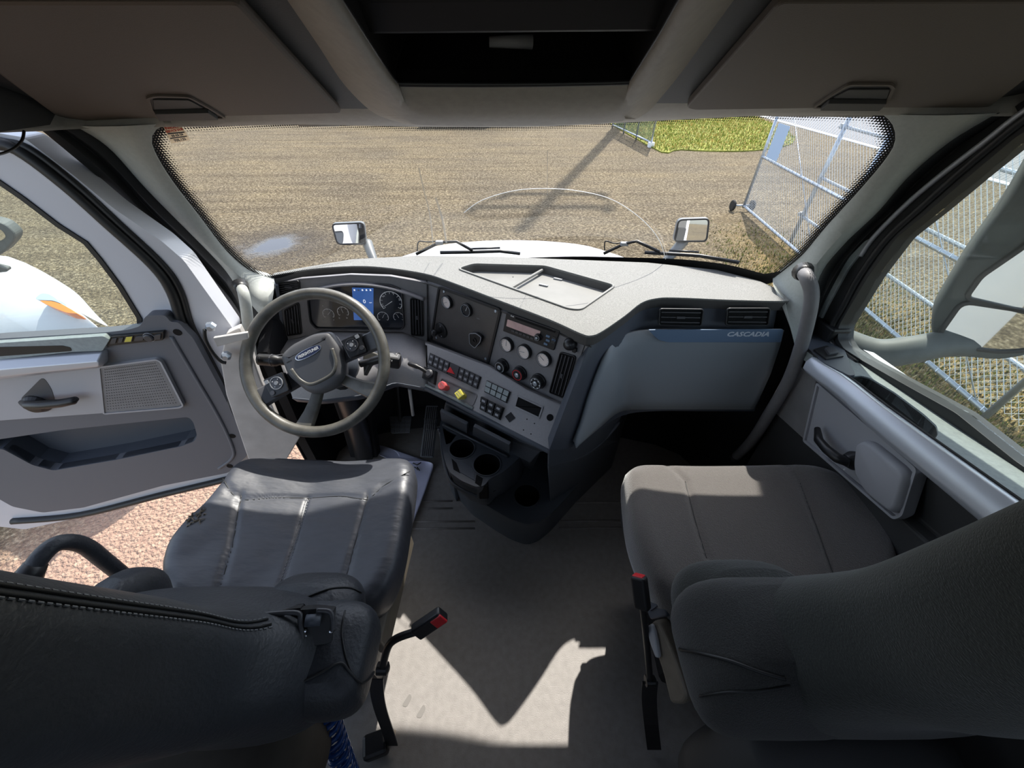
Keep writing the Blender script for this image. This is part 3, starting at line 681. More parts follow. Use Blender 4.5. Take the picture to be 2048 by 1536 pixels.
def band(name, polys, m, back=.03, outv=(0, .6, 0), n=40, parent=None):
    """closed shell lofted across several 3D polylines (resampled), with a back side"""
    R = [resample(p, n) for p in polys]; o = Vector(outv); secs = []
    for i in range(n):
        f = [r[i] for r in R]; secs.append(f + [f[-1] + o * back, f[0] + o * back])
    b = MB(); b.loft(secs); ob = b.build(name, m, parent, smooth=True); bevel(ob, .002, 2, 50); return ob
def mids(p, q, bul, k=(.25, .5, .75)):
    out = []
    for t in k:
        out.append([a.lerp(b, t) + Vector(bul) * math.sin(math.pi * t) for a, b in zip(p, q)])
    return out
# left A-pillar trim
LI = resample(smoothline([ws(*p) - Vector((0, .004, 0)) for p in WSL] + [aty(548, 575, 1.25), aty(545, 600, 1.22)], 6), 40)
LO = resample(smoothline([atx(150, 252, -.985), atx(219, 297, -.98), atx(300, 386, -.975), atx(437, 525, -.955), atx(478, 580, -.93), atx(520, 630, -.90)], 6), 40)
LS = resample(smoothline([atx(75, 255, -1.02), atx(160, 325, -1.02), atx(230, 385, -1.02), atx(300, 458, -1.02), atx(403, 548, -1.01), atx(474, 632, -1.0), atx(511, 721, -.99)], 6), 40)
p_ = band('trim_2', [LI] + mids(LI, LO, (.012, -.028, .0)) + [LO], M_pillar, outv=(-.5, 1, 0)); structure(p_, 'grey pillar trim left of the windshield')
p_ = band('trim_3', [LO, [a.lerp(b, .35) + Vector((.004, -.004, 0)) for a, b in zip(LO, LS)], [a.lerp(b, .5) + Vector((-.01, .012, 0)) for a, b in zip(LO, LS)], [a.lerp(b, .75) + Vector((.006, -.004, 0)) for a, b in zip(LO, LS)], LS], M_seal, outv=(-.5, 1, 0)); structure(p_, 'black rubber door seal of the driver doorway')
# right A-pillar trim
RI = resample(smoothline([ws(*p) - Vector((0, .004, 0)) for p in WSR[::-1]] + [aty(1548, 575, 1.2), aty(1570, 600, 1.14)], 6), 40)
RO = resample(smoothline([atx(1995, 226, 1.0), atx(1898, 285, .99), atx(1815, 356, .985), atx(1755, 425, .98), atx(1687, 490, .97), atx(1640, 552, .955), atx(1618, 640, .95), atx(1600, 740, .95)], 6), 40)
RS = resample(smoothline([atx(2060, 222, 1.05), atx(1940, 300, 1.04), atx(1850, 372, 1.04), atx(1775, 440, 1.03), atx(1705, 512, 1.02), atx(1655, 592, 1.01), atx(1632, 650, 1.0), atx(1615, 740, 1.0)], 6), 40)
p_ = band('trim_4', [RI] + mids(RI, RO, (-.012, -.028, 0)) + [RO], M_pillar, outv=(.5, 1, 0)); structure(p_, 'grey pillar trim right of the windshield')
p_ = band('trim_5', [RO, [a.lerp(b, .35) for a, b in zip(RO, RS)], [a.lerp(b, .5) + Vector((.012, .012, 0)) for a, b in zip(RO, RS)], [a.lerp(b, .75) for a, b in zip(RO, RS)], RS], M_seal, outv=(.5, 1, 0)); structure(p_, 'black rubber door seal of the passenger doorway')
# header above the windshield
HU = resample([atx(-40, 180, -1.05)] + [G.hit(*p) for p in ((60, 205), (130, 226), (400, 217), (690, 211), (860, 214), (1040, 214), (1220, 212), (1373, 202), (1700, 197), (1950, 199), (2000, 200))] + [atx(2090, 175, 1.07)], 60)
HL = resample([atx(-60, 268, -1.03), atx(60, 258, -1.01), atx(150, 250, -.985)] + [ws(*p) - Vector((0, .006, 0)) for p in ((345, 246), (600, 241), (850, 247), (1040, 247), (1240, 238), (1500, 223), (1740, 222))] + [atx(1990, 224, 1.0), atx(2110, 225, 1.05)], 60)
HM = [a.lerp(b, .5) + Vector((0, -.012, -.010)) for a, b in zip(HU, HL)]
HM2 = [a.lerp(b, .85) + Vector((0, -.012, -.010)) for a, b in zip(HU, HL)]
p_ = band('trim_6', [HU, HM, HM2, HL], M_headliner, outv=(0, 1, .6), n=60); structure(p_, 'grey header trim above the windshield')
# sun visor clips along the header edge
for (a, b_) in ((335, 420), (600, 680), (1345, 1410), (1540, 1740)):
    m = MB(); q0, q1 = [ws(x, (243 if x < 700 else 223)) + Vector((0, -.012, -.002)) for x in (a, b_)]; m.tube([q0, q1], .007, 8); structure(m.build('trim_7', M_headliner, smooth=True), 'slim clip strip under the header')

# ceiling: sloped face above the windshield then flat roof
def Gy(x, y): return Vector((x, y, 1.5 + .48 * (1.05 - y)))
m = MB(); m.add([Gy(-1.08, 1.045), Gy(-.27, 1.045), Gy(-.27, .35), Gy(-1.08, .35)], [(0, 1, 2, 3)])
m.add([Gy(.27, 1.02), Gy(1.10, 1.02), Gy(1.10, .35), Gy(.27, .35)], [(0, 1, 2, 3)])
m.add([Gy(-1.08, .35), Gy(1.10, .35), Vector((1.1, .1, 1.95)), Vector((-1.08, .1, 1.95))], [(0, 1, 2, 3)])
m.add([Vector((-1.08, .1, 1.95)), Vector((1.1, .1, 1.95)), Vector((1.1, -1.0, 1.98)), Vector((-1.08, -1.0, 1.98))], [(0, 1, 2, 3)])
o = m.build('ceiling', M_headdark); s_ = o.modifiers.new('s', 'SOLIDIFY'); s_.thickness = .004; s_.offset = 0; structure(o, 'dark cab headliner', 'ceiling')
m = MB(); m.add([(-1.12, 1.25, 1.5), (1.14, 1.25, 1.5), (1.14, .6, 2.05), (-1.12, .6, 2.05), (-1.12, -1.05, 2.1), (1.14, -1.05, 2.1)], [(0, 1, 2, 3), (3, 2, 5, 4)])
structure(m.build('ceiling', M_paint), 'outer roof skin of the cab', 'roof')
# overhead bins
def bin_(lab, outline, hand, face, bar, flip):
    t = thing('overhead_bin', lab, 'storage bin', G.hit(*hand[0]), 'overhead bins over the windshield')
    slab('door_panel', G, outline, .004, .020, M_bin, t, r=.012, bev=.006)
    slab('handle_recess', G, hand, .018, .0215, M_black, t, r=.008, bev=.001)
    L = rnd(G.pts(hand), .008); b = MB(); b.ring(G, L, inset(L, .005), .02, .0245); b.build('recess_rim', M_bin, t)
    slab('latch_paddle', G, bar, .0215, .030, M_headdark, t, r=.003, bev=.003)
    slab('latch_face', G, face, .0215, .024, M_headdark, t, r=.003, bev=.001)
bin_('left overhead bin door above the driver side', [(-45, 92), (0, 131), (112, 217), (132, 225), (307, 217), (683, 207), (500, 0), (470, -34), (-60, -34)],
     [(286, 168), (304, 163), (373, 165), (415, 190), (450, 213), (309, 214), (294, 193)], [(300, 172), (372, 173), (402, 190), (303, 193)], [(303, 196), (410, 193), (432, 209), (312, 211)], 1)
bin_('right overhead bin door above the passenger side', [(1374, 194), (1391, 199), (1700, 194), (1960, 194), (1986, 192), (2048, 142), (2090, 105), (2090, -34), (1565, -34), (1537, 0)],
     [(1798, 146), (1790, 138), (1704, 138), (1672, 158), (1628, 190), (1768, 192), (1784, 176)], [(1786, 150), (1704, 150), (1672, 168), (1780, 170)], [(1781, 173), (1664, 172), (1646, 188), (1766, 189)], -1)
# centre overhead console with open cubby
oc = thing('overhead_console', 'central overhead console with an open black cubby above the windshield', 'overhead console', G.hit(1030, 100))
G2 = Pl(G.o + G.n * .04, G.n, (0, -1, .48)); G3 = Pl(G.o + G.n * .028, G.n, (0, -1, .48))
oO = [G.hit(*p) + G.n * -.002 for p in ((560, -30), (578, 0), (640, 92), (690, 168), (744, 221))] + [G.hit(790, 238), G.hit(848, 248), G.hit(1040, 250), G.hit(1238, 241), G.hit(1275, 232)] + [G.hit(*p) + G.n * -.002 for p in ((1302, 215), (1356, 150), (1410, 75), (1464, 0), (1484, -30))]
oI = [G2.hit(*p) for p in ((632, -30), (648, 0), (705, 82), (755, 152), (806, 218), (818, 238), (858, 246), (1040, 247), (1230, 239), (1248, 228), (1256, 212), (1300, 150), (1345, 78), (1392, 0), (1408, -30))]
oB = [G2.hit(*p) for p in ((642, -30), (660, 0), (716, 82), (766, 152), (812, 205), (826, 222), (866, 228), (1040, 229), (1222, 222), (1240, 212), (1250, 198), (1292, 144), (1336, 76), (1380, 0), (1396, -30))]
oP = [G3.hit(*p) for p in ((662, -30), (682, 0), (728, 72), (764, 128), (782, 154), (793, 164), (812, 168), (1030, 169), (1244, 165), (1262, 160), (1272, 146), (1292, 114), (1322, 66), (1360, 0), (1378, -30))]
N_ = 90
R_ = [resample(smoothline(q, 6), N_) for q in (oO, oI, oB, oP)]
m = MB(); m.loft([[r[i] for r in R_] for i in range(N_)], cap=False, closed=False); o = m.build('console_frame', M_headliner, oc, smooth=True); s_ = o.modifiers.new('s', 'SOLIDIFY'); s_.thickness = .004; s_.offset = -1
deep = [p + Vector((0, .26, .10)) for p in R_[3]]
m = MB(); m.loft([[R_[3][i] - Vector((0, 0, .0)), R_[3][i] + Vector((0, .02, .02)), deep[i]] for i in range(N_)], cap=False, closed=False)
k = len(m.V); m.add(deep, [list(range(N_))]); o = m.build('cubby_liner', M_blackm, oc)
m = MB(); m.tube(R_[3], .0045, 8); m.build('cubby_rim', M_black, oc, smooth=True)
q0, q1 = G3.hit(716, 58), G3.hit(1322, 52)
m = MB(); m.loft([[q0 + Vector((-.02, .02, .03)), q0 + Vector((-.02, .05, -.005)), q0 + Vector((-.02, .20, .05)), q0 + Vector((-.02, .2, .09))], [q1 + Vector((.02, .02, .03)), q1 + Vector((.02, .05, -.005)), q1 + Vector((.02, .20, .05)), q1 + Vector((.02, .2, .09))]]); m.build('cubby_shelf', M_black, oc, bev=.004)
it = G3.hit(1010, 152) + Vector((0, .10, .045))
m = MB(); m.tube([it + Vector((-.03, 0, 0)), it + Vector((.05, .01, 0))], [.008, .011], 10); o = m.build('marker_pen', M_greyprint, smooth=True); tag(o, 'small grey pen-like item lying in the black overhead cubby', 'pen')

# floor, walls
Z0 = Pl((0, 0, 0), (0, 0, 1), (0, 1, 0))
m = MB(); m.prism(Z0, [(-.93, -1.0), (1.05, -1.0), (1.05, 1.55), (-.93, 1.55)], -.05, 0)
fl = m.build('floor', M_floor); structure(fl, 'dark ribbed rubber cab floor', 'floor')
for (a, b_) in (((800, 1004), (905, 1002)), ((800, 1019), (905, 1017)), ((790, 1044), (950, 1043)), ((790, 1058), (950, 1057)), ((1118, 1043), (1255, 1041)), ((1118, 1057), (1258, 1055)), ((1130, 1006), (1250, 1004))):
    m = MB(); q0, q1 = Z0.hit(*a), Z0.hit(*b_); m.tube([q0, q1], .0045, 8); m.build('floor_rib', M_floor, fl, smooth=True)
for (x, y) in ((812, 1402), (840, 1424)):
    c = Z0.px(x, y); m = MB(); m.prism(Z0, rnd([(c[0] - .012, c[1] - .012), (c[0] + .006, c[1] - .016), (c[0] + .018, c[1] + .01), (c[0] + .008, c[1] + .02)], .01), 0, .0008); m.build('scuff_mark', mat('floor scuff', S(124, 120, 116), .6), fl)
b = MB(); b.box((.03, 1.56, .40), (1.9, .04, .8)); structure(b.build('wall_front', M_carpetdark), 'dark firewall under the dash', 'wall')
BW = Pl((0, -1.02, 0), (0, 1, 0))
rw = [[(-.85, 1.22), (-.12, 1.22), (-.12, 1.78), (-.85, 1.78)], [(.12, 1.22), (.85, 1.22), (.85, 1.78), (.12, 1.78)]]  # window openings added out of view to let fill light reach the dash
structure(holed('wall_back', BW, [(-1.12, -.1), (1.12, -.1), (1.12, 2.0), (-1.12, 2.0)], [rnd(q, .05) for q in rw], -.04, 0, M_headliner), 'rear cab wall behind the seats', 'wall')
for k, q in enumerate(rw):
    m = MB(); m.prism(BW, inset(q, -.01), -.03, -.025); structure(m.build('window_%d' % (k + 2), M_glass), 'unseen rear cab window added to bring fill light onto the dash', 'window')
b = MB(); b.add([(-1.03, -1, -.05), (-1.03, -.12, -.05), (-1.03, -.12, 1.45), (-1.03, -.02, 1.49), (-1.03, 1.13, 1.475), (-1.03, 1.13, 1.55), (-1.03, 1.1, 2.0), (-1.03, -1, 2.0)], [(0, 1, 2, 3, 4, 5, 6, 7)])
o = b.build('wall_left', M_headdark); s_ = o.modifiers.new('s', 'SOLIDIFY'); s_.thickness = .06; s_.offset = 0; structure(o, 'left cab side around the driver doorway', 'wall')
b = MB(); b.add([(1.08, -1, -.05), (1.08, -.35, -.05), (1.08, -.35, 1.47), (1.08, 1.13, 1.49), (1.08, 1.13, 2.0), (1.08, -1, 2.0)], [(0, 1, 2, 3, 4, 5)])
b.add([(1.08, -.35, -.05), (1.08, 1.5, -.05), (1.08, 1.5, .72), (1.08, -.35, .72)], [(0, 1, 2, 3)])
b.add([(1.08, 1.0, .0), (1.08, 1.5, .0), (1.08, 1.5, .5), (1.08, 1.22, .92), (1.08, 1.12, .98), (1.08, 1.02, .92)], [(0, 1, 2, 3, 4)])
o = b.build('wall_right', M_headdark); s_ = o.modifiers.new('s', 'SOLIDIFY'); s_.thickness = .06; s_.offset = 0; structure(o, 'right cab side around the passenger door', 'wall')
m = MB(); m.add([(1.125, -1.9, -.4), (1.125, 1.5, -.4), (1.125, 1.5, .5), (1.125, 1.15, .86), (1.125, 1.0, .88), (1.125, .4, .93), (1.125, -.35, .99), (1.125, -.35, 2.0), (1.125, -1.9, 2.0)], [tuple(range(9))]); o = m.build('wall_right', M_paint); s_ = o.modifiers.new('s', 'SOLIDIFY'); s_.thickness = .02; s_.offset = 0; structure(o, 'white outer skin of the passenger side', 'wall')
# left hinge pillar (painted body)
HP = Pl((0, 1.2, 0), (.25, -1, 0))
m = MB(); L = HP.pts([(452, 668), (478, 656), (500, 700), (522, 762), (542, 806), (560, 850), (600, 875), (570, 925), (500, 930), (452, 790), (440, 720)])
m.prism(HP, L, -.03, 0); o = m.build('trim_8', M_paintdirty, bev=.004); structure(o, 'white painted hinge pillar of the driver doorway')
m = MB(); m.add([(-.95, 1.12, -.05), (-.95, 1.56, -.05), (-.95, 1.56, .55), (-.95, 1.27, .82), (-.95, 1.16, .75), (-.95, 1.12, .3)], [(0, 1, 2, 3, 4, 5)]); o = m.build('wall_left', M_carpetdark); s_ = o.modifiers.new('s', 'SOLIDIFY'); s_.thickness = .04; structure(o, 'dark kick panel left of the pedals', 'wall')
ds = Pl(HP.o + HP.n * .02, HP.n)
m = MB(); m.prism(ds, ds.pts([(428, 672), (497, 661), (499, 674), (436, 690)]), 0, .012); o = m.build('door_check_strap', M_paintdirty, bev=.003); tag(o, 'white painted check strap bridging the open driver door and its hinge pillar', 'door strap')
for (x, y) in ((423, 651), (454, 709)):
    c = ds.px(x, y); b = MB(); b.lathe(ds, c, [(.014, 0), (.014, .012), (.008, .02), (.0, .02)], 6); tag(b.build('hinge_bolt', M_metal), 'steel bolt on the %s of the driver door hinge' % ('upper end' if y < 700 else 'lower end'), 'bolt')
m = MB(); m.tube(smoothline([ds.hit(x, y) + ds.n * .02 for x, y in ((414, 652), (416, 672), (430, 698), (446, 715), (456, 718))], 5), .005, 8); tag(m.build('hinge_cable', M_seal, smooth=True), 'thin dark cable looping beside the driver door hinge', 'cable')

# ================================================================== DRIVER DOOR (standing open)
def off(pl, h): return Pl(pl.o + pl.n * h, pl.n, pl.b)
dd = thing('door_1', 'open driver door with grey inner panel and white painted window frame', 'door', (-1.05, 1.0, .3)); dd['kind'] = 'structure'
SH = off(DR, -.05)
shell = [(-70, 240), (20, 262), (68, 270), (165, 345), (240, 408), (335, 474), (378, 512), (440, 600), (474, 648), (468, 690), (456, 745), (482, 820), (514, 888), (514, 925), (498, 935), (455, 950), (170, 1022), (60, 1046), (-70, 1030)]
glass = [(-70, 290), (0, 337), (68, 385), (137, 439), (191, 474), (219, 508), (258, 562), (296, 626), (298, 660), (240, 672), (-70, 700)]
holed('door_shell', SH, rnd(SH.pts(shell), .01), [rnd(SH.pts(glass), .012), [SH.loc(DR.w(*p)) for p in inset(rnd(DR.pts([(-40, 885), (0, 874), (130, 855), (380, 829), (390, 840), (397, 866), (392, 878), (365, 888), (240, 914), (112, 936), (70, 925), (10, 892), (-40, 900)]), .012), -.006)]], -.03, .03, M_paint, dd, bev=.006)
GLp = SH.pts(glass); m = MB(); m.ring(SH, GLp, inset(GLp, .012), -.02, .034); m.build('window_seal', M_seal, dd)
m = MB(); m.prism(SH, inset(GLp, -.004), -.002, .002); m.build('window_glass', M_glassside, dd)
seal = smoothline([SH.hit(x, y) + SH.n * .038 for x, y in ((-60, 238), (0, 276), (60, 292), (150, 360), (235, 438), (322, 520), (357, 572), (379, 640), (412, 700), (444, 760), (485, 830), (508, 885), (506, 918), (480, 938), (330, 975), (172, 1014), (40, 1026))], 5)
m = MB(); m.tube(seal, .013, 10); m.build('door_seal', M_seal, dd, smooth=True)
m = MB(); m.tube([p + SH.n * -.006 + SH.a * .020 for p in seal], .008, 8); m.build('door_seal', M_seal, dd, smooth=True)
m = MB(); m.tube([p + SH.n * -.01 - SH.a * .022 + SH.b * -.006 for p in seal[:36]], .004, 8); m.build('frame_bead', M_satin, dd, smooth=True)
# inner trim panel with map pocket opening
trim = [(-70, 682), (0, 673), (150, 664), (219, 660), (262, 655), (285, 648), (296, 627), (335, 626), (345, 640), (360, 640), (390, 672), (444, 773), (497, 888), (495, 908), (458, 941), (330, 966), (171, 1010), (90, 1020), (30, 1008), (-10, 985), (-70, 950)]
pocket = [(-40, 885), (0, 874), (130, 855), (380, 829), (390, 840), (397, 866), (392, 878), (365, 888), (240, 914), (112, 936), (70, 925), (10, 892), (-40, 900)]
holed('trim_panel', DR, rnd(DR.pts(trim), .012), [rnd(DR.pts(pocket), .012)], -.02, .012, M_kick, dd, bev=.005)
PK = DR.pts(pocket); top = [DR.w(a, b, .008) for a, b in PK]; mid_ = [DR.w(a, b - .0, -.07) for a, b in PK]
m = MB(); m.loft([top, mid_], cap=False); m.add(mid_, [list(range(len(mid_)))]); m.build('map_pocket', M_navy, dd)
# raised inner border groove on the hinge side
bl_ = smoothline([DR.hit(x, y) + DR.n * .012 for x, y in ((347, 668), (392, 745), (440, 828), (468, 890), (466, 912), (440, 932))], 6)
m = MB(); m.tube(bl_, .006, 8); m.build('trim_bead', M_kick, dd, smooth=True)
for (x, y) in ((359, 660), (467, 867), (462, 927)):
    c = DR.px(x, y); b = MB(); b.lathe(DR, c, [(.011, .010), (.011, .0135), (.0, .0135)], 14); b.build('screw_hole', M_blackm, dd)
slab('belt_pad', DR, [(-70, 684), (0, 675), (219, 661), (232, 668), (218, 690), (160, 692), (-70, 716)], .0, .030, M_sill, dd, r=.004, bev=.006)
slab('grip_slot', DR, [(-70, 690), (0, 682), (140, 679), (156, 683), (158, 690), (-70, 706)], .028, .031, M_black, dd, r=.004)
# satin armrest rail: rounded bar
m = MB(); a0, a1 = [DR.hit(-70, y) for y in (713, 758)], [DR.hit(217, y) for y in (693, 723)]
def railsec(t, b_, n=DR.n):
    return [t, t + n * .035, t.lerp(b_, .25) + n * .055, t.lerp(b_, .6) + n * .055, b_.lerp(t, .12) + n * .04, b_]
m.loft([railsec(*a0), railsec(a0[0].lerp(a1[0], .5), a0[1].lerp(a1[1], .5)), railsec(*a1), [p - DR.a * -.006 for p in railsec(*[a1[0].lerp(a1[1], .2), a1[1].lerp(a1[0], .2)])]])
m.build('armrest_rail', M_satin, dd, bev=.012, seg=4, smooth=True)
slab('insert_panel', DR, [(-70, 758), (0, 751), (209, 723), (217, 817), (212, 819), (0, 834), (-70, 842)], .010, .018, M_doorlight, dd, r=.004, bev=.004)
slab('speaker_grille', DR, [(207, 726), (318, 710), (327, 714), (371, 799), (366, 804), (219, 817), (213, 815)], .012, .022, M_grille, dd, r=.008, bev=.003)
L = rnd(DR.pts([(207, 725), (320, 710), (329, 714), (373, 802), (366, 806), (216, 818)]), .008); b = MB(); b.ring(DR, inset(L, -.002), inset(L, .003), .012, .025); b.build('grille_border', M_doorlight, dd, label='light border line of the speaker grille')
m = MB()
for k in range(26):
    for j in range(16):
        u_, v_ = (k + .5) / 26, (j + .5) / 16; q = Vector((217, 728)).lerp(Vector((318, 715)), u_).lerp(Vector((222, 812)).lerp(Vector((362, 799)), u_), v_)
        a, b_ = DR.px(q.x, q.y); s = .0014; m.prism(DR, [(a - s, b_ - s), (a + s, b_ - s), (a + s, b_ + s), (a - s, b_ + s)], .022, .0224)
o = m.build('grille_holes', M_headdark, dd); o['kind'] = 'stuff'
# door handle with its recess
slab('handle_cup', DR, [(50, 790), (95, 745), (112, 770), (120, 800), (100, 806), (62, 806)], .0165, .019, M_hub, dd, r=.02)
m = MB(); hs = [DR.hit(x, y) for x, y in ((54, 796), (80, 791), (112, 787), (145, 784), (168, 780), (173, 777))]
m.tube([p + DR.n * h for p, h in zip(hs, (.02, .045, .052, .052, .05, .046))], [.008, .014, .014, .013, .012, .007], 12); m.build('door_handle', M_black, dd, smooth=True)
b = MB(); b.lathe(DR, DR.px(84, 799), [(.034, .016), (.034, .022), (.02, .04), (0, .042)], 20); b.build('handle_pivot', M_black, dd, bev=.002)
# switch block
SW = off(DR, .012); sp_ = slab('switch_panel', SW, [(219, 688), (226, 669), (331, 659), (330, 676)], 0, .012, M_black, dd, r=.003, bev=.002)
for q in ([(226, 682), (230, 672), (240, 671), (237, 681)], [(242, 680), (245, 671), (253, 670), (250, 679)], [(254, 679), (257, 669), (272, 667), (270, 678)], [(274, 676), (277, 668), (294, 666), (292, 675)], [(312, 674), (314, 665), (327, 663), (326, 673)]):
    slab('window_switch', SW, q, .011, .016, M_slat, sp_, r=.002, bev=.001)
slab('bare_switch_hole', SW, [(255, 678), (259, 668), (271, 667), (268, 677)], .016, .0165, M_yellow, sp_, label='open switch slot with a yellowish contact')
b = MB(); b.lathe(SW, SW.px(303, 670), [(.012, .011), (.012, .018), (.009, .02), (0, .02)], 18); b.build('mirror_knob', M_slat, sp_)
b = MB(); b.ring(SW, rnd([(a + SW.px(303, 670)[0], c + SW.px(303, 670)[1]) for a, c in [(.015 * math.cos(q), .015 * math.sin(q)) for q in [k * .3927 for k in range(16)]]], 0), [(SW.px(303, 670)[0] + .0135 * math.cos(q), SW.px(303, 670)[1] + .0135 * math.sin(q)) for q in [k * .3927 for k in range(16)]], .011, .0135); b.build('knob_ring', M_greyprint, sp_)

# ================================================================== PASSENGER DOOR (closed)
pd = thing('door_2', 'closed passenger door with dusty sill, satin grab rail and grey insert', 'door', (1.0, .6, 0)); pd['kind'] = 'structure'
X = Pl((1.04, 0, 0), (-1, 0, 0))
fr_o = [(2150, 150), (2060, 205), (1935, 296), (1800, 410), (1700, 512), (1652, 592), (1622, 650), (1630, 700), (1700, 760), (1850, 860), (2048, 985), (2200, 1080), (2300, 1000)]
fr_i = [(2170, 200), (2048, 277), (1965, 345), (1872, 424), (1808, 475), (1751, 551), (1710, 618), (1690, 652), (1688, 678), (1700, 697), (1740, 722), (1821, 767), (1928, 825), (2048, 920), (2180, 1010), (2240, 960)]
holed('door_frame', X, X.pts(fr_o), [rnd(X.pts(fr_i), .01)], -.03, .02, M_seal, pd, bev=.006)
slab('frame_paint_panel', X, [(1748, 481), (1715, 515), (1681, 556), (1640, 588), (1631, 610), (1633, 628), (1655, 644), (1671, 612), (1713, 538), (1762, 476)], .018, .027, M_sill, pd, r=.01, bev=.003)
m = MB(); m.tube(smoothline([X.hit(x, y) + X.n * .024 for x, y in ((2120, 190), (2048, 240), (1990, 285), (1900, 352), (1830, 410), (1765, 474), (1738, 512))], 5), .0065, 8); m.build('frame_bead', M_satin, pd, smooth=True)
m = MB(); m.tube(smoothline([X.hit(x, y) + X.n * .022 for x, y in ((2120, 205), (2048, 256), (1945, 340), (1856, 418), (1790, 478), (1735, 552), (1700, 615), (1678, 655), (1680, 690), (1730, 728))], 5), .010, 10); m.build('window_seal', M_black, pd, smooth=True)
m = MB(); m.prism(X, X.pts(fr_i), -.012, -.008); m.build('window_glass', M_glassside, pd)
def ext(L, d=.9): return L + [L[-1] + (L[-1] - L[-2]).normalized() * d]
LP = pl3(atx(1687, 691, 1.05), atx(2048, 924, 1.05), atx(1800, 832, .93), (0, 1, 0))
a_ = ext([LP.hit(x, y) for x, y in ((1660, 672), (1687, 691), (1730, 718), (1821, 769), (1928, 827), (2048, 924))])
b_ = ext([LP.hit(x, y) for x, y in ((1610, 700), (1650, 728), (1698, 754), (1768, 809), (1869, 881), (2006, 978))])
c_ = ext([atx(x, y, .915) for x, y in ((1600, 728), (1628, 755), (1690, 804), (1757, 870), (1840, 938), (1935, 1018))])
d_ = ext([atx(x, y, .955) for x, y in ((1548, 819), (1575, 845), (1610, 877), (1680, 933), (1733, 976), (1800, 1036))])
a_, b_, c_, d_ = [resample(q, 30) for q in (a_, b_, c_, d_)]
e_ = [Vector((.99, p.y, 0)) for p in d_]
ledge = [LP.loc(p) for p in a_] + [LP.loc(p) for p in b_[::-1]]
slot = [(1700, 753), (1722, 751), (1742, 756), (1790, 785), (1848, 828), (1874, 852), (1877, 868), (1868, 880), (1800, 832), (1768, 808)]
holed('sill_ledge', LP, ledge, [rnd(LP.pts(slot), .008)], -.03, 0, M_sill, pd, bev=.004)
SL = rnd(LP.pts(slot), .008); t0 = [LP.w(x, y, -.004) for x, y in SL]; t1 = [LP.w(x, y, -.06) for x, y in SL]
m = MB(); m.loft([t0, t1], cap=False); m.add(t1, [list(range(len(t1)))]); m.build('grip_pocket', M_headdark, pd)
# rounded satin rail along the ledge
R0 = [[p + Vector((0, 0, .002)) for p in b_], [p.lerp(q, .10) + Vector((-.018, 0, .012)) for p, q in zip(b_, c_)], [p.lerp(q, .30) + Vector((-.030, 0, .006)) for p, q in zip(b_, c_)], [p.lerp(q, .65) + Vector((-.030, 0, 0)) for p, q in zip(b_, c_)], [p.lerp(q, .95) + Vector((-.012, 0, 0)) for p, q in zip(b_, c_)], [q + Vector((.02, 0, 0)) for q in c_], [p + Vector((.02, 0, -.03)) for p in b_]]
m = MB(); m.loft([[r[i] for r in R0] for i in range(1, 30)]); m.build('armrest_rail', M_satin, pd, smooth=True, bev=.004)
m = MB(); m.tube([p + Vector((-.002, 0, .004)) for p in b_], .003, 6); m.build('rail_seam', M_seal, pd)
# lower door: backing between rail and floor
m = MB(); m.loft([[c_[i] + Vector((.05, 0, -.02)), d_[i] + Vector((.045, 0, 0)), d_[i] + Vector((.012, 0, -.01)), d_[i] + Vector((.02, 0, -.12)), e_[i], e_[i] + Vector((.08, 0, 0)), c_[i] + Vector((.14, 0, -.03))] for i in range(30)]); m.build('lower_panel', M_kick and M_headdark, pd, bev=.006)
IP = pl3(atx(1640, 765, .957), atx(1830, 940, .950), atx(1700, 950, .957))
slab('speaker_grille', IP, [(1597, 729), (1637, 760), (1612, 878), (1548, 820)], -.01, .008, M_grille, pd, r=.004, bev=.003)
slab('insert_panel', IP, [(1640, 762), (1690, 803), (1757, 869), (1842, 937), (1838, 952), (1812, 1030), (1800, 1036), (1733, 978), (1614, 880)], -.02, .004, M_doorlight, pd, r=.006, bev=.004)
rb = [(1640, 764), (1844, 938), (1814, 1033), (1796, 1040), (1612, 882)]; L = rnd(IP.pts(rb), .01); b = MB(); b.ring(IP, L, inset(L, .007), -.01, .012); b.build('insert_border', M_doorlight, pd, bev=.002)
# bulged pull beside the handle
bp = [(1728, 888), (1742, 880), (1760, 886), (1838, 948), (1815, 1020), (1800, 1028), (1745, 985), (1722, 940)]
L = rnd(IP.pts(bp), .03, 6); m = MB(); m.loft([[IP.w(x, y, h) for x, y in inset(L, i)] for h, i in ((.0, 0), (.014, .001), (.024, .005), (.028, .012))]); m.build('pull_bulge', M_doorlight, pd, smooth=True)
m = MB(); hs = [IP.hit(x, y) for x, y in ((1655, 857), (1672, 880), (1690, 898), (1708, 916), (1722, 926))]
m.tube([p + IP.n * h for p, h in zip(hs, (.03, .05, .052, .045, .03))], [.008, .012, .013, .014, .012], 12); m.build('door_handle', M_black, pd, smooth=True)
b = MB(); b.lathe(IP, IP.px(1712, 921), [(.026, .0), (.026, .012), (.016, .03), (0, .032)], 20); b.build('handle_pivot', M_black, pd, bev=.002)
for (x, y) in ((1710, 963), (1693, 939)):
    b = MB(); b.lathe(IP, IP.px(x, y), [(.0022, .0), (.0022, .0075), (0, .008)], 8); b.build('rivet', M_white, pd)
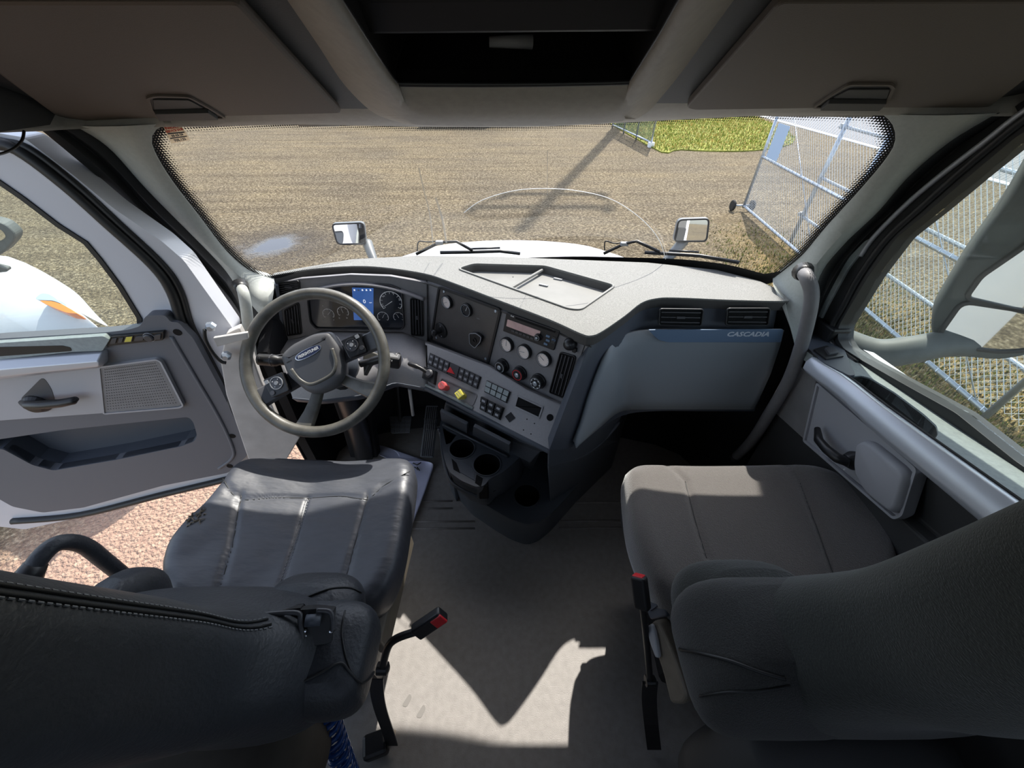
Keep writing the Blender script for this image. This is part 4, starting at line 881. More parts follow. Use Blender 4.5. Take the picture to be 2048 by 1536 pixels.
# front end cap with window switch
WP = off(LP, .004)
slab('ledge_end_cap', WP, [(1612, 695), (1632, 640), (1660, 655), (1684, 690), (1710, 752), (1697, 753), (1648, 728)], -.03, .003, M_navy, pd, r=.006, bev=.004)
m = MB(); m.loft([[atx(x, y, 1.0), atx(x, y, 1.0) + Vector((.06, 0, 0)), atx(x, y, 1.0) + Vector((.06, 0, -.16)), atx(x, y, 1.0) + Vector((0, 0, -.16))] for x, y in ((1622, 628), (1640, 640), (1668, 660))]); m.build('corner_cover', M_black, pd, bev=.006)
wsw = slab('window_switch_plate', WP, [(1625, 703), (1652, 695), (1686, 716), (1650, 722)], .002, .008, M_black, pd, r=.002, bev=.001)
slab('switch_rocker', WP, [(1646, 704), (1662, 700), (1674, 713), (1654, 716)], .008, .015, M_slat, wsw, r=.003, bev=.002)

# ------------------------------------------------------------------ passenger wing mirror
wm = thing('wing_mirror', 'large grey wing mirror with two panes outside the passenger window', 'mirror', atx(1900, 690, 1.35))
MP = Pl(atx(1960, 640, 1.36), (-.60, -1, -.02))
ho = MP.pts([(2150, 170), (2024, 392), (1936, 512), (1868, 625), (1862, 655), (1872, 686), (1905, 712), (2000, 722), (2110, 700), (2330, 540), (2330, 200)])
ho = rnd(ho, .03, 5)
m = MB(); m.loft([[MP.w(a, b, 0) for a, b in inset(ho, .004)], [MP.w(a, b, -.012) for a, b in ho], [MP.w(a, b, -.09) for a, b in inset(ho, .012)], [MP.w(a, b, -.15) for a, b in inset(ho, .06)], [MP.w(a, b, -.165) for a, b in inset(ho, .12)]]); m.build('mirror_housing', M_mirhouse, wm, smooth=True)
g1 = rnd(MP.pts([(2200, 330), (2052, 494), (1966, 553), (1938, 592), (2060, 620), (2260, 590)]), .012)
g2 = rnd(MP.pts([(1926, 606), (1886, 663), (1888, 678), (1920, 688), (2000, 699), (2060, 695), (2140, 660), (2150, 640)]), .02)
for nm, gg in (('main_mirror_glass', g1), ('wide_mirror_glass', g2)):
    m = MB(); m.ring(MP, inset(gg, -.012), gg, -.004, .010); f_ = m.build('mirror_rim', M_black, wm, bev=.003)
    m = MB(); m.prism(MP, gg, -.004, .004); m.build(nm, M_mirror, wm)
m = MB(); m.tube(smoothline([Vector((1.06, 1.12, .86)), atx(1740, 705, 1.16), atx(1820, 700, 1.24), atx(1900, 700, 1.33) + Vector((0, .03, 0)), atx(1985, 712, 1.42) + Vector((0, .06, 0))], 6), [.05 - .0005 * k for k in range(25)], 14); m.build('mirror_arm', M_mirhouse, wm, smooth=True)
m = MB(); m.tube(smoothline([atx(1868, 672, 1.31), atx(1850, 690, 1.29), atx(1840, 706, 1.28), atx(1852, 722, 1.29)], 4), .012, 8); m.build('arm_joint', M_black, wm, smooth=True)

# ================================================================== DASHBOARD
da = thing('dashboard', 'full width grey truck dashboard with dusty pale top, gauges, switches and glovebox', 'dashboard', (0, 1.2, .6))
top = [(543, 552), (600, 541), (650, 535), (720, 532), (780, 536), (850, 547), (900, 563), (1000, 601), (1100, 639), (1160, 666), (1182, 671), (1205, 662), (1250, 631), (1282, 606), (1310, 597), (1350, 595), (1470, 600), (1568, 602), (1578, 599), (1560, 580), (1520, 562), (1440, 546), (1300, 531), (1100, 523), (1000, 519), (830, 517), (700, 524), (600, 536), (548, 546)]
TL_ = H.pts(top); TL_ = [tuple(p) for p in TL_]
# push the far edge under the glass
far = [i for i in range(21, 27)]
TL2 = [(a, b + (.03 if i in far else 0)) for i, (a, b) in enumerate(TL_)]
near = TL2[:19]; sm = [tuple(p) for p in smoothline(near, 4)] + TL2[19:]
tray = rnd(H.pts([(918, 538), (947, 529), (1089, 533), (1228, 572), (1160, 619), (1138, 617)]), .02)
holed('dash_top_pad', H, sm, [tray], -.006, 0, M_dashtop, da, bev=.003)
b = MB(); b.prism(H, inset(sm, .001), -.034, -.007); eo = b.build('pad_edge', M_lip, da, bev=.006, label='dash pad lip, its shade put into a darker colour')
# the edge slab must not close the tray: cut it open too
bpy.data.objects.remove(eo); holed('pad_edge', H, inset(sm, .0015), [inset(tray, -.002)], -.036, -.006, M_lip, da, bev=.005, label='dash pad lip, its shade put into a darker colour')
b = MB(); b.ring(H, inset(tray, -.008), tray, 0, .005); b.build('tray_lip', M_tray, da, bev=.002)
t1 = [H.w(a, c, -.002) for a, c in tray]; t2 = [H.w(a, c, -.030) for a, c in inset(tray, .006)]
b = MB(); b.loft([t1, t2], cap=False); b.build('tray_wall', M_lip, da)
b = MB(); b.prism(H, inset(tray, .002), -.034, -.026); tf = b.build('tray_floor', M_tray, da)
q0, q1 = H.hit(1085, 534), H.hit(1020, 571); dv = MB(); dv.tube([q0 - H.n * .012, q1 - H.n * .012], .006, 8); dv.build('tray_divider', M_tray, da)
for (x, y) in ((1088, 558), (1117, 546)):
    c = H.px(x, y); b = MB(); b.prism(off(H, -.026), rnd([(c[0] - .018, c[1] + .004), (c[0] + .012, c[1] - .012), (c[0] + .017, c[1] - .006), (c[0] - .012, c[1] + .010)], .002), 0, .005); b.build('tray_clip', M_greyprint, tf)
for (x, y) in ((1006, 557), (1026, 541)):
    b = MB(); b.lathe(off(H, -.026), H.px(x, y), [(.0025, 0), (.0025, .0012), (0, .0012)], 8); b.build('tray_screw', M_black, tf)
# body of the dash down to the firewall
cu_ = [Vector((-1.0, 1.16, .84))] + [H.hit(*p) - Vector((0, -.015, .04)) for p in ((546, 548), (600, 538), (700, 527), (830, 520), (1000, 522), (1100, 526), (1300, 534), (1440, 549), (1520, 565), (1568, 585))] + [Vector((1.06, 1.08, .88))]
m = MB(); m.loft([[p, Vector((p.x, p.y, -.02))] for p in cu_], cap=False, closed=False); o = m.build('dash_carcass', M_carpetdark, da); s_ = o.modifiers.new('s', 'SOLIDIFY'); s_.thickness = .01
# cluster surround
slab('cluster_panel', E1, [(547, 568), (600, 557), (700, 549), (780, 552), (854, 565), (854, 690), (840, 690), (815, 672), (803, 665), (645, 662), (618, 672), (566, 688), (552, 640)], -.02, 0, M_fascia, da, bev=.003)
def vent(pl, q, n, vertical, parent=da, fr=.004, label=None):
    L = rnd(pl.pts(q), .006); b = MB(); b.ring(pl, inset(L, -fr), L, -.001, .006); f = b.build('vent_frame', M_black, parent, bev=.002, label=label)
    b = MB(); b.prism(pl, L, .0, .0008); b.build('vent_duct', M_blackm, f)
    P = [Vector(p) for p in pl.pts(q)]
    for k in range(n):
        t = (k + .5) / n
        if vertical: a, c = P[0].lerp(P[1], t), P[3].lerp(P[2], t)
        else: a, c = P[0].lerp(P[3], t), P[1].lerp(P[2], t)
        a, c = a.lerp(c, .03), c.lerp(a, .03); d = Vector((-(c - a).y, (c - a).x)).normalized() * .0016
        b = MB(); b.prism(pl, [tuple(a - d), tuple(c - d), tuple(c + d), tuple(a + d)], .001, .0045); b.build('vent_slat', M_slat, f)
    m_ = (P[0] + P[1] + P[2] + P[3]) / 4; b = MB(); b.prism(pl, [(m_.x - .004, m_.y - .008), (m_.x + .004, m_.y - .008), (m_.x + .004, m_.y + .008), (m_.x - .004, m_.y + .008)] if vertical else [(m_.x - .014, m_.y - .004), (m_.x + .014, m_.y - .004), (m_.x + .014, m_.y + .004), (m_.x - .014, m_.y + .004)], .003, .008)
    b.build('vent_tab', M_slat, f, bev=.001)
vent(E1, [(557, 566), (598, 562), (599, 578), (560, 588)], 5, False)
vent(E1, [(571, 620), (597, 606), (603, 666), (575, 670)], 5, True)
vent(E1, [(822, 597), (845, 597), (847, 671), (824, 669)], 4, True)
# hooded arch over the cluster
arch = smoothline([E1.hit(x, y) for x, y in ((603, 590), (649, 570), (716, 563), (782, 571), (848, 593))], 8)
m = MB(); m.loft([[p + E1.n * 0, p + E1.n * .022 - E1.b * .004, p + E1.n * .022 - E1.b * .010, p - E1.b * .016] for p in arch]); m.build('cluster_hood', M_fascia, da, smooth=True)
cl = rnd(E1.pts([(619, 600), (640, 582), (680, 570), (720, 567), (780, 571), (803, 580), (808, 650), (803, 656), (634, 654), (624, 642)]), .008)
b = MB(); b.prism(E1, cl, 0, .003); clu = b.build('instrument_cluster', M_glassy, da, bev=.001, label='glossy black instrument cluster')
b = MB(); b.ring(E1, inset(cl, -.006), cl, 0, .012); b.build('cluster_bezel', M_black, da, bev=.003)
EC = off(E1, .003)
slab('message_screen', EC, [(704, 575), (747, 576), (747, 640), (708, 640)], 0, .001, M_screen, clu, r=.002)
text('screen_text', '0', EC, EC.px(729, 603), .022, M_screenw, clu, 0, .001, .0002)
text('screen_text', 'mph', EC, EC.px(741, 605), .006, M_screenw, clu, 0, .001, .0002)
for k in range(5):
    c = EC.px(709 + 8 * k, 580); s = .0028; b = MB(); b.prism(EC, [(c[0] - s, c[1] - s), (c[0] + s, c[1] - s), (c[0] + s, c[1] + s), (c[0] - s, c[1] + s)], .001, .0014); b.build('screen_icon', M_screenw if k != 1 else M_strip, clu)
def dial(pl, c, r, parent, ticks=9, needle=2.2, face=None):
    b = MB(); N = 36; a0, a1 = -.7, 3.84
    P = [(c[0] + r * math.cos(a0 + (a1 - a0) * k / N), c[1] + r * math.sin(a0 + (a1 - a0) * k / N)) for k in range(N + 1)]; I = [(c[0] + (p[0] - c[0]) * .93, c[1] + (p[1] - c[1]) * .93) for p in P]
    b.add([pl.w(x, y, .001) for x, y in P] + [pl.w(x, y, .001) for x, y in I], [(i, i + 1, N + 2 + i, N + 1 + i) for i in range(N)])
    g = b.build('dial_scale', M_white, parent)
    b = MB()
    for k in range(ticks):
        q = a0 + (a1 - a0) * k / (ticks - 1); d = Vector((math.cos(q), math.sin(q))); nn = Vector((-d.y, d.x)) * r * .018; p, s = Vector(c) + d * r * .74, Vector(c) + d * r * .92
        b.prism(pl, [tuple(p - nn), tuple(s - nn), tuple(s + nn), tuple(p + nn)], .0008, .0012)
    b.build('dial_ticks', M_white, g)
    d = Vector((math.cos(needle), math.sin(needle))); nn = Vector((-d.y, d.x)) * r * .03; p, s = Vector(c) - d * r * .15, Vector(c) + d * r * .78
    b = MB(); b.prism(pl, [tuple(p - nn), tuple(s - nn * .4), tuple(s + nn * .4), tuple(p + nn)], .0016, .0024); b.build('dial_needle', M_white, g)
for (x, y, r, nd) in ((782, 604, .043, 3.7), (657, 604, .043, 3.9), (657, 628, .022, .8), (686, 624, .022, 1.8), (766, 634, .022, 1), (797, 634, .02, 2)):
    if (x, y) == (657, 604): continue
    dial(EC, EC.px(x, y), r, clu, 11 if r > .03 else 7, nd)
for (s_, x, y) in (('20', 766, 612), ('40', 768, 592), ('60', 786, 586), ('80', 799, 598), ('E', 646, 640), ('F', 668, 640), ('F', 646, 612), ('C', 679, 636), ('H', 694, 636)): text('dial_numeral', s_, EC, EC.px(x, y), .0075, M_white, clu, 0, .001, .0002)
# light grey knee panel
T1 = resample([E1.hit(x, y) - E1.n * .004 for x, y in ((560, 682), (618, 670), (640, 660), (804, 663), (855, 684))], 24)
T2 = resample([atz(585, 795, .66), atz(640, 800, .655), atz(720, 790, .65), C2.hit(790, 764), C2.hit(856, 776)], 24)
Tm = [a.lerp(b_, .5) + Vector((0, -.02, .03)) for a, b_ in zip(T1, T2)]; Tq = [a.lerp(b_, .2) + Vector((0, -.012, .008)) for a, b_ in zip(T1, T2)]; T3 = [p + Vector((0, .015, -.03)) for p in T2]; T4 = [p + Vector((0, .2, -.03)) for p in T2]
m = MB(); m.loft([[q[i] for q in (T1, Tq, Tm, T2)] for i in range(24)], cap=False, closed=False); o = m.build('knee_panel', M_mid, da, smooth=True); s_ = o.modifiers.new('s', 'SOLIDIFY'); s_.thickness = .006; s_.offset = -1
m = MB(); m.loft([[q[i] for q in (T2, T3, T4)] for i in range(24)], cap=False, closed=False); o = m.build('knee_underside', M_navy, da, smooth=True); s_ = o.modifiers.new('s', 'SOLIDIFY'); s_.thickness = .004
# side end cap of the dash near the driver door
m = MB(); m.loft([[H.hit(544, 556) - Vector((0, 0, .03)), E1.hit(566, 688), T2[0]], [p + Vector((-.03, .05, 0)) for p in (H.hit(544, 556) - Vector((0, 0, .03)), E1.hit(566, 688), T2[0])], [p + Vector((-.05, .08, -.02)) for p in (H.hit(544, 556) - Vector((0, 0, .03)), E1.hit(566, 688), T2[0])]], cap=False, closed=False); o = m.build('dash_end_cap', M_navy, da); s_ = o.modifiers.new('s', 'SOLIDIFY'); s_.thickness = .01
# valance from the pad to the panels, shade put into its colour like the lip
vt = [(543, 553), (600, 541), (650, 535), (720, 532), (780, 536), (850, 547), (900, 563), (1000, 601), (1100, 639), (1160, 666), (1184, 673)]
vb = [E1.hit(x, y + 1) + E1.n * .002 for x, y in ((546, 571), (600, 559), (650, 553), (720, 550), (780, 554), (848, 566))] + [C1.hit(x, y + 1) + C1.n * .002 for x, y in ((900, 583), (1000, 622), (1100, 660), (1160, 686), (1183, 694))]
ta, tb = resample(smoothline([H.hit(*p) - H.n * .034 for p in vt], 5), 60), resample(smoothline(vb, 5), 60)
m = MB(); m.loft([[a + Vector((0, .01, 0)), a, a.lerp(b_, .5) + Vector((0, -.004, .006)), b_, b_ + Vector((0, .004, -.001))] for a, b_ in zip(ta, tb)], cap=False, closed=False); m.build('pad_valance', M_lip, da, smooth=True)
# centre stack
stack = [(853, 562), (900, 580), (1000, 619), (1100, 657), (1160, 683), (1181, 691), (1136, 812), (1122, 808), (1055, 779), (980, 733), (853, 685)]
slab('centre_stack_panel', C1, stack, -.03, 0, M_fascia, da, bev=.004)
L = C1.pts([(1172, 684), (1126, 812)]); b = MB(); b.tube([C1.w(*L[0], 0), C1.w(*L[1], 0)], .0015, 6); b.build('panel_seam', M_seal, da)
b = MB(); q = C1.pts([(853, 560), (853, 684)]); b.tube([C1.w(*q[0], 0), C1.w(*q[1], 0)], .0015, 6); b.build('panel_seam', M_seal, da)
L = rnd(C1.pts([(879, 573), (1003, 619), (977, 728), (863, 680)]), .012); b = MB(); b.ring(C1, inset(L, -.003), inset(L, .006), -.001, .006); b.build('plate_frame', M_black, da, bev=.002)
b = MB(); b.prism(C1, inset(L, .003), 0, .002); pn = b.build('blank_plate', mat('brown black plate', S(84, 80, 78), .35, .5, noise=(18, .1)), da, label='brown black blanking plate')
for (x, y) in ((889, 583), (992, 622), (972, 717), (874, 675)):
    b = MB(); b.lathe(C1, C1.px(x, y), [(.005, .002), (.005, .004), (.003, .0045), (0, .0035)], 10); b.build('plate_screw', M_metal, pn)
text('plate_print', 'INFO', C1, C1.px(957, 637), .006, M_greyprint, pn, 0, .002, .0002)
def gauge(pl, px, r, face, nd, parent=da, label=None):
    c = pl.px(*px); b = MB(); b.lathe(pl, c, [(r, 0), (r, .010), (r * .96, .014), (r * .86, .014), (r * .84, .009), (0, .009)], 36); g = b.build('gauge', M_black, parent, smooth=False, label=label)
    b = MB(); b.lathe(pl, c, [(r * .84, .0085), (r * .84, .0105), (0, .0105)], 32); b.build('gauge_face', face, g)
    b = MB(); N = 32; P = [(c[0] + r * .87 * math.cos(6.2832 * k / N), c[1] + r * .87 * math.sin(6.2832 * k / N)) for k in range(N)]; b.ring(pl, P, [(c[0] + (p[0] - c[0]) * .95, c[1] + (p[1] - c[1]) * .95) for p in P], .012, .0145); b.build('gauge_ring', M_metal, g)
    b = MB()
    for k in range(11):
        q = -.7 + 4.54 * k / 10; d = Vector((math.cos(q), math.sin(q))); nn = Vector((-d.y, d.x)) * r * .02; p, s = Vector(c) + d * r * .62, Vector(c) + d * r * .76
        b.prism(pl, [tuple(p - nn), tuple(s - nn), tuple(s + nn), tuple(p + nn)], .0105, .0109)
    b.build('gauge_ticks', M_greyprint, g)
    d = Vector((math.cos(nd), math.sin(nd))); nn = Vector((-d.y, d.x)) * r * .03; p, s = Vector(c) - d * r * .1, Vector(c) + d * r * .6
    b = MB(); b.prism(pl, [tuple(p - nn), tuple(s - nn * .4), tuple(s + nn * .4), tuple(p + nn)], .011, .012); b.build('gauge_needle', M_white if face == M_dialblack else M_greyprint, g)
    return g
gauge(C1, (897, 603), .025, M_dial, 3.6, pn); gauge(C1, (936, 619), .025, M_dialblack, 1.2, pn, label='gauge with a dark glossy face')
for (x, y), nd in (((1016, 688), 1.6), ((1051, 702), 3.4), ((1090, 717), 2.6)): gauge(C1, (x, y), .0265, M_dial, nd)
def knob(pl, px, r, h, cap=M_slat, n=28, ringm=None, parent=da, name='control_knob', label=None):
    c = pl.px(*px); b = MB(); b.lathe(pl, c, [(r, 0), (r, h * .3), (r * .94, h * .35), (r * .86, h * .95), (r * .80, h), (0, h)], n); k = b.build(name, M_black, parent, label=label)
    N = 28; P = [(c[0] + r * .74 * math.cos(6.2832 * q / N), c[1] + r * .74 * math.sin(6.2832 * q / N)) for q in range(N)]; b = MB(); b.ring(pl, P, [(c[0] + (p[0] - c[0]) * .88, c[1] + (p[1] - c[1]) * .88) for p in P], h, h + .0006); b.build('knob_ring', ringm or M_greyprint, k)
    b = MB(); b.lathe(pl, c, [(r * .32, h), (r * .32, h + .003), (r * .2, h + .004), (0, h + .004)], 18); b.build('knob_centre', cap, k); return k
knob(C1, (1007, 730), .0265, .024, M_metal); kk = knob(C1, (1042, 745), .0265, .024, M_metal, ringm=M_red); knob(C1, (1079, 761), .0275, .026, M_metal)
c = C1.px(1079, 761)
for k in range(7):
    q = k * .9; b = MB(); b.lathe(C1, (c[0] + .017 * math.cos(q), c[1] + .017 * math.sin(q)), [(.0022, .026), (.0022, .0268), (0, .0268)], 8); b.build('knob_mark', M_white, da)
# socket plug with its tab
c = C1.px(1143, 686); b = MB(); b.lathe(C1, c, [(.020, 0), (.020, .012), (.016, .022), (.008, .027), (0, .028)], 24); pg_ = b.build('socket_cap', M_black, da, smooth=True)
c = C1.px(1151, 699); b = MB(); b.prism(C1, rnd([(c[0] - .006, c[1] - .007), (c[0] + .006, c[1] - .007), (c[0] + .006, c[1] + .008), (c[0] - .006, c[1] + .008)], .003), .0, .010); b.build('cap_tab', M_black, pg_)
text('cap_print', '12V', C1, C1.px(1143, 684), .008, M_greyprint, pg_, -.1, .0285, .0002)
# ball mount on the plate
c = C1.px(884, 660); b = MB(); b.lathe(C1, c, [(.031, .002), (.031, .007), (.027, .010), (.010, .011), (.009, .030), (0, .030)], 32); bm_ = b.build('ball_mount', M_black, pn)
b = MB(); b.lathe(C1, (c[0] - .004, c[1]), [(.004, .026), (.011, .029), (.014, .038), (.011, .047), (.004, .050), (0, .050)], 20); b.build('mount_ball', M_black, bm_, smooth=True)
for q in (1.4, -1.2, 3.6):
    b = MB(); b.lathe(C1, (c[0] + .022 * math.cos(q), c[1] + .022 * math.sin(q)), [(.0035, .009), (.0035, .0115), (0, .0115)], 8); b.build('mount_screw', M_chrome, bm_)
# shield shaped key boss
kb = rnd(C1.pts([(945, 664), (958, 663), (969, 671), (967, 681), (956, 693), (946, 684)]), .006); b = MB(); b.prism(C1, kb, .002, .018); ky = b.build('key_boss', M_black, pn, bev=.002)
b = MB(); b.ring(C1, inset(kb, -.001), inset(kb, .0015), .017, .0195); b.build('boss_rim', M_greyprint, ky); b = MB(); b.lathe(C1, C1.px(956, 677), [(.009, .018), (.009, .021), (.006, .021), (.006, .015), (0, .015)], 18); b.build('key_slot', M_black, ky)
text('plate_mark', '-', C1, C1.px(956, 698), .008, M_greyprint, pn, -.5, .002, .0002)
# radio
rq = [(1015, 624), (1121, 661), (1109, 700), (1008, 661)]; RL = rnd(C1.pts(rq), .003); b = MB(); b.prism(C1, RL, -.002, .006); ra = b.build('radio', M_black, da, bev=.001, label='black car radio with a faded pinkish display')
CR = off(C1, .006)
def rp(u, v): p = Vector(rq[0]).lerp(Vector(rq[1]), u).lerp(Vector(rq[3]).lerp(Vector(rq[2]), u), v); return (p.x, p.y)
def rquad(u0, v0, u1, v1): return [rp(u0, v0), rp(u1, v0), rp(u1, v1), rp(u0, v1)]
slab('disc_slot', CR, rquad(.16, .10, .92, .20), 0, .0008, M_blackm, ra)
slab('radio_display', CR, rquad(.03, .36, .66, .72), 0, .0015, M_lcd, ra, r=.002)
for k in range(7): slab('preset_button', CR, rquad(.14 + .074 * k, .80, .20 + .074 * k, .90), 0, .002, M_slat, ra)
kq = knob(CR, rp(.655, .66), .0125, .012, M_metal, parent=ra, name='volume_knob')
for (u, v) in ((.78, .42), (.80, .62), (.78, .82), (.90, .5)): slab('radio_button', CR, rquad(u, v, u + .07, v + .10), 0, .002, M_strip, ra)
slab('usb_door', CR, rquad(.90, .40, .965, .72), 0, .002, M_headdark, ra)
text('radio_print', 'dual', CR, CR.px(*rp(.10, .12)), .0085, M_white, ra, 0, .0005, .0002); text('radio_print', 'MP3', CR, CR.px(*rp(.88, .12)), .005, M_greyprint, ra, -.05, .0005, .0002)
vent(C1, [(1123, 705), (1151, 713), (1128, 795), (1101, 784)], 4, True)
# rounded ridge joining the centre stack to the switch strip
r1 = resample([C1.hit(x, y) for x, y in ((850, 680), (980, 729), (1055, 775), (1138, 812))], 30); r2 = resample([C2.hit(x, y) - C2.n * .002 for x, y in ((850, 689), (980, 737), (1055, 783), (1138, 819))], 30)
m = MB(); m.loft([[a - C1.n * .01, a, a.lerp(b_, .7) + Vector((0, 0, .004)), b_, b_ - C2.n * .02] for a, b_ in zip(r1, r2)], cap=False, closed=False); m.build('panel_ridge', M_mid, da, smooth=True)
# lower switch strip
strip = [(853, 686), (980, 733), (1055, 779), (1134, 814), (1145, 820), (1101, 902), (1089, 895), (1000, 851), (900, 798), (855, 776), (835, 700)]
strip = [(853, 686), (980, 733), (1055, 779), (1134, 814), (1143, 819), (1100, 902), (1088, 896), (1000, 851), (900, 798), (855, 776)]
slab('lower_switch_panel', C2, strip, -.02, 0, M_mid, da, bev=.005)
m = MB(); lp = [C2.hit(x, y) for x, y in ((850, 775), (900, 799), (1000, 852), (1088, 897), (1101, 904))]; m.tube(smoothline([p - C2.n * .008 for p in lp], 5), .010, 10); m.build('panel_lip', M_navy, da, smooth=True)
m = MB(); lp = [C2.hit(x, y) for x, y in ((852, 770), (900, 793), (946, 817))]; m.tube([p + C2.n * .002 for p in lp], .005, 8); m.build('lip_highlight_trim', M_sill, da, smooth=True)
m = MB(); m.loft([[lp_ - C2.n * .008, lp_ - C2.n * .03 + Vector((0, .05, -.05)), lp_ + Vector((.10, .25, -.08))] for lp_ in [C2.hit(x, y) for x, y in ((850, 777), (900, 801), (1000, 854), (1090, 899), (1102, 905))]], cap=False, closed=False); o = m.build('panel_underside', M_console, da); s_ = o.modifiers.new('s', 'SOLIDIFY'); s_.thickness = .008
def C2q(x0, q, u0, v0, u1, v1):
    f = lambda u, v: Vector(q[0]).lerp(Vector(q[1]), u).lerp(Vector(q[3]).lerp(Vector(q[2]), u), v)
    return [tuple(f(u, v)) for u, v in ((u0, v0), (u1, v0), (u1, v1), (u0, v1))]
q = [(861, 706), (963, 754), (956, 779), (856, 729)]; sb = slab('switch_bank', C2, q, 0, .005, M_black, da, r=.002, bev=.001)
for k in range(10):
    if k in (4, 5): continue
    for r_ in range(2):
        s = slab('switch_button', C2, C2q(0, q, .01 + .099 * k, .06 + .47 * r_, .095 + .099 * k, .47 + .47 * r_), .004, .009, M_slat, sb, r=.001, bev=.001)
        slab('switch_symbol', C2, C2q(0, q, .032 + .099 * k, .18 + .47 * r_, .075 + .099 * k, .34 + .47 * r_), .009, .0094, M_greyprint, s)
hz = slab('hazard_switch', C2, C2q(0, q, .41, .06, .585, .94), .004, .008, M_slat, sb, bev=.001)
slab('hazard_triangle', C2, [(903, 735), (912, 750), (896, 745)], .008, .012, M_red, hz, bev=.001)
# trailer brake lever
bs = slab('brake_lever_base', C2, [(853, 735), (876, 744), (872, 771), (848, 758)], 0, .018, M_black, da, r=.004, bev=.004)
m = MB(); bp_ = C2.hit(862, 750) + C2.n * .02; m.tube(smoothline([bp_, C2.hit(852, 742) + C2.n * .034, C2.hit(840, 737) + C2.n * .042, C2.hit(829, 733) + C2.n * .042], 5), [.007] * 8 + [.009] * 6 + [.008, .006], 12); m.build('brake_lever', M_black, bs, smooth=True)
b = MB(); b.lathe(C2, C2.px(864, 750), [(.016, .017), (.016, .026), (.010, .030), (0, .030)], 20); b.build('lever_boss', M_slat, bs, bev=.001)
# air brake knobs in their recess
L = rnd(C2.pts([(883, 756), (955, 789), (946, 812), (878, 782)]), .010); b = MB(); b.ring(C2, inset(L, -.0015), inset(L, .002), 0, .003); b.build('knob_recess_rim', M_fascia, da); b = MB(); b.prism(C2, L, 0, .0006); b.build('knob_recess', M_fascia, da)
def pull(px, sides, r, m_, rot):
    c = C2.px(*px); b = MB(); b.lathe(C2, c, [(.011, 0), (.011, .016), (.014, .018), (.013, .03)], 18); s = b.build('air_brake_knob', m_, da)
    P = rnd([(c[0] + r * math.cos(rot + 6.2832 * k / sides), c[1] + r * math.sin(rot + 6.2832 * k / sides)) for k in range(sides)], .004); b = MB(); b.prism(C2, P, .028, .044); h = b.build('knob_head', m_, s, bev=.003)
    text('knob_print', 'TRAILER AIR' if sides > 4 else 'PARKING', C2, (c[0], c[1] + .004), .0048 if sides > 4 else .006, M_greyprint, h, -.5, .0442, .0001); text('knob_print', 'SUPPLY' if sides > 4 else 'BRAKE', C2, (c[0] - .003, c[1] - .004), .0048 if sides > 4 else .006, M_greyprint, h, -.5, .0442, .0001)
pull((894, 776), 8, .0165, M_redl, .39); pull((928, 793), 4, .020, M_yellow, .2)
# blank switches, rockers, slot, holes
q = [(974, 761), (1022, 784), (1014, 807), (969, 784)]; sb = slab('switch_bank', C2, q, 0, .005, M_black, da, r=.002, bev=.001)
for k in range(4):
    for r_ in range(2): slab('blank_switch', C2, C2q(0, q, .03 + .242 * k, .06 + .47 * r_, .235 + .242 * k, .46 + .47 * r_), .004, .010, M_sill, sb, r=.001, bev=.001)
q = [(964, 793), (1010, 816), (1001, 841), (960, 819)]; sb = slab('rocker_bank', C2, q, 0, .004, M_black, da, bev=.001)
for k in range(3):
    for r_ in range(2):
        s = slab('rocker_switch', C2, C2q(0, q, .03 + .325 * k, .04 + .48 * r_, .31 + .325 * k, .49 + .48 * r_), .003, .018 - .005 * r_, M_black, sb, r=.002, bev=.002)
        slab('rocker_symbol', C2, C2q(0, q, .10 + .325 * k, .2 + .48 * r_, .24 + .325 * k, .36 + .48 * r_), .018 - .005 * r_, .0185 - .005 * r_, M_greyprint, s)
q = [(1035, 790), (1087, 814), (1079, 838), (1028, 814)]; L = rnd(C2.pts(q), .002); b = MB(); b.ring(C2, L, inset(L, .005), 0, .003); b.build('display_bezel', M_mid, da, bev=.001); b = MB(); b.prism(C2, inset(L, .005), 0, .0008); b.build('empty_display_slot', M_blackm, da)
b = MB(); b.lathe(C2, C2.px(1100, 835), [(.0115, 0), (.0115, .0008), (0, .0008)], 20); b.build('round_hole', M_blackm, da)
for (x, y) in ((1054, 838.5), (1069, 847), (1047, 860), (1062, 868)): b = MB(); b.lathe(C2, C2.px(x, y), [(.0022, 0), (.0022, .0008), (0, .0008)], 10); b.build('screw_hole', M_blackm, da)
slab('diamond_badge', C2, [(1022, 824), (1031, 836), (1019, 845), (1010, 833)], 0, .0016, M_black, da, bev=.0005)
for k, (x, y, a) in enumerate(((1030, 820, -.55), (1036, 833, 1.0), (1041, 838, -.5), (1036, 845, .9), (1043, 830, 1.1))): text('scratched_print', ('MADE IN U.S.A.', 'M', 'O', '3', 'W')[k], C2, C2.px(x, y), .007 if k == 0 else .014, M_greyprint, da, a, 0, .0003)
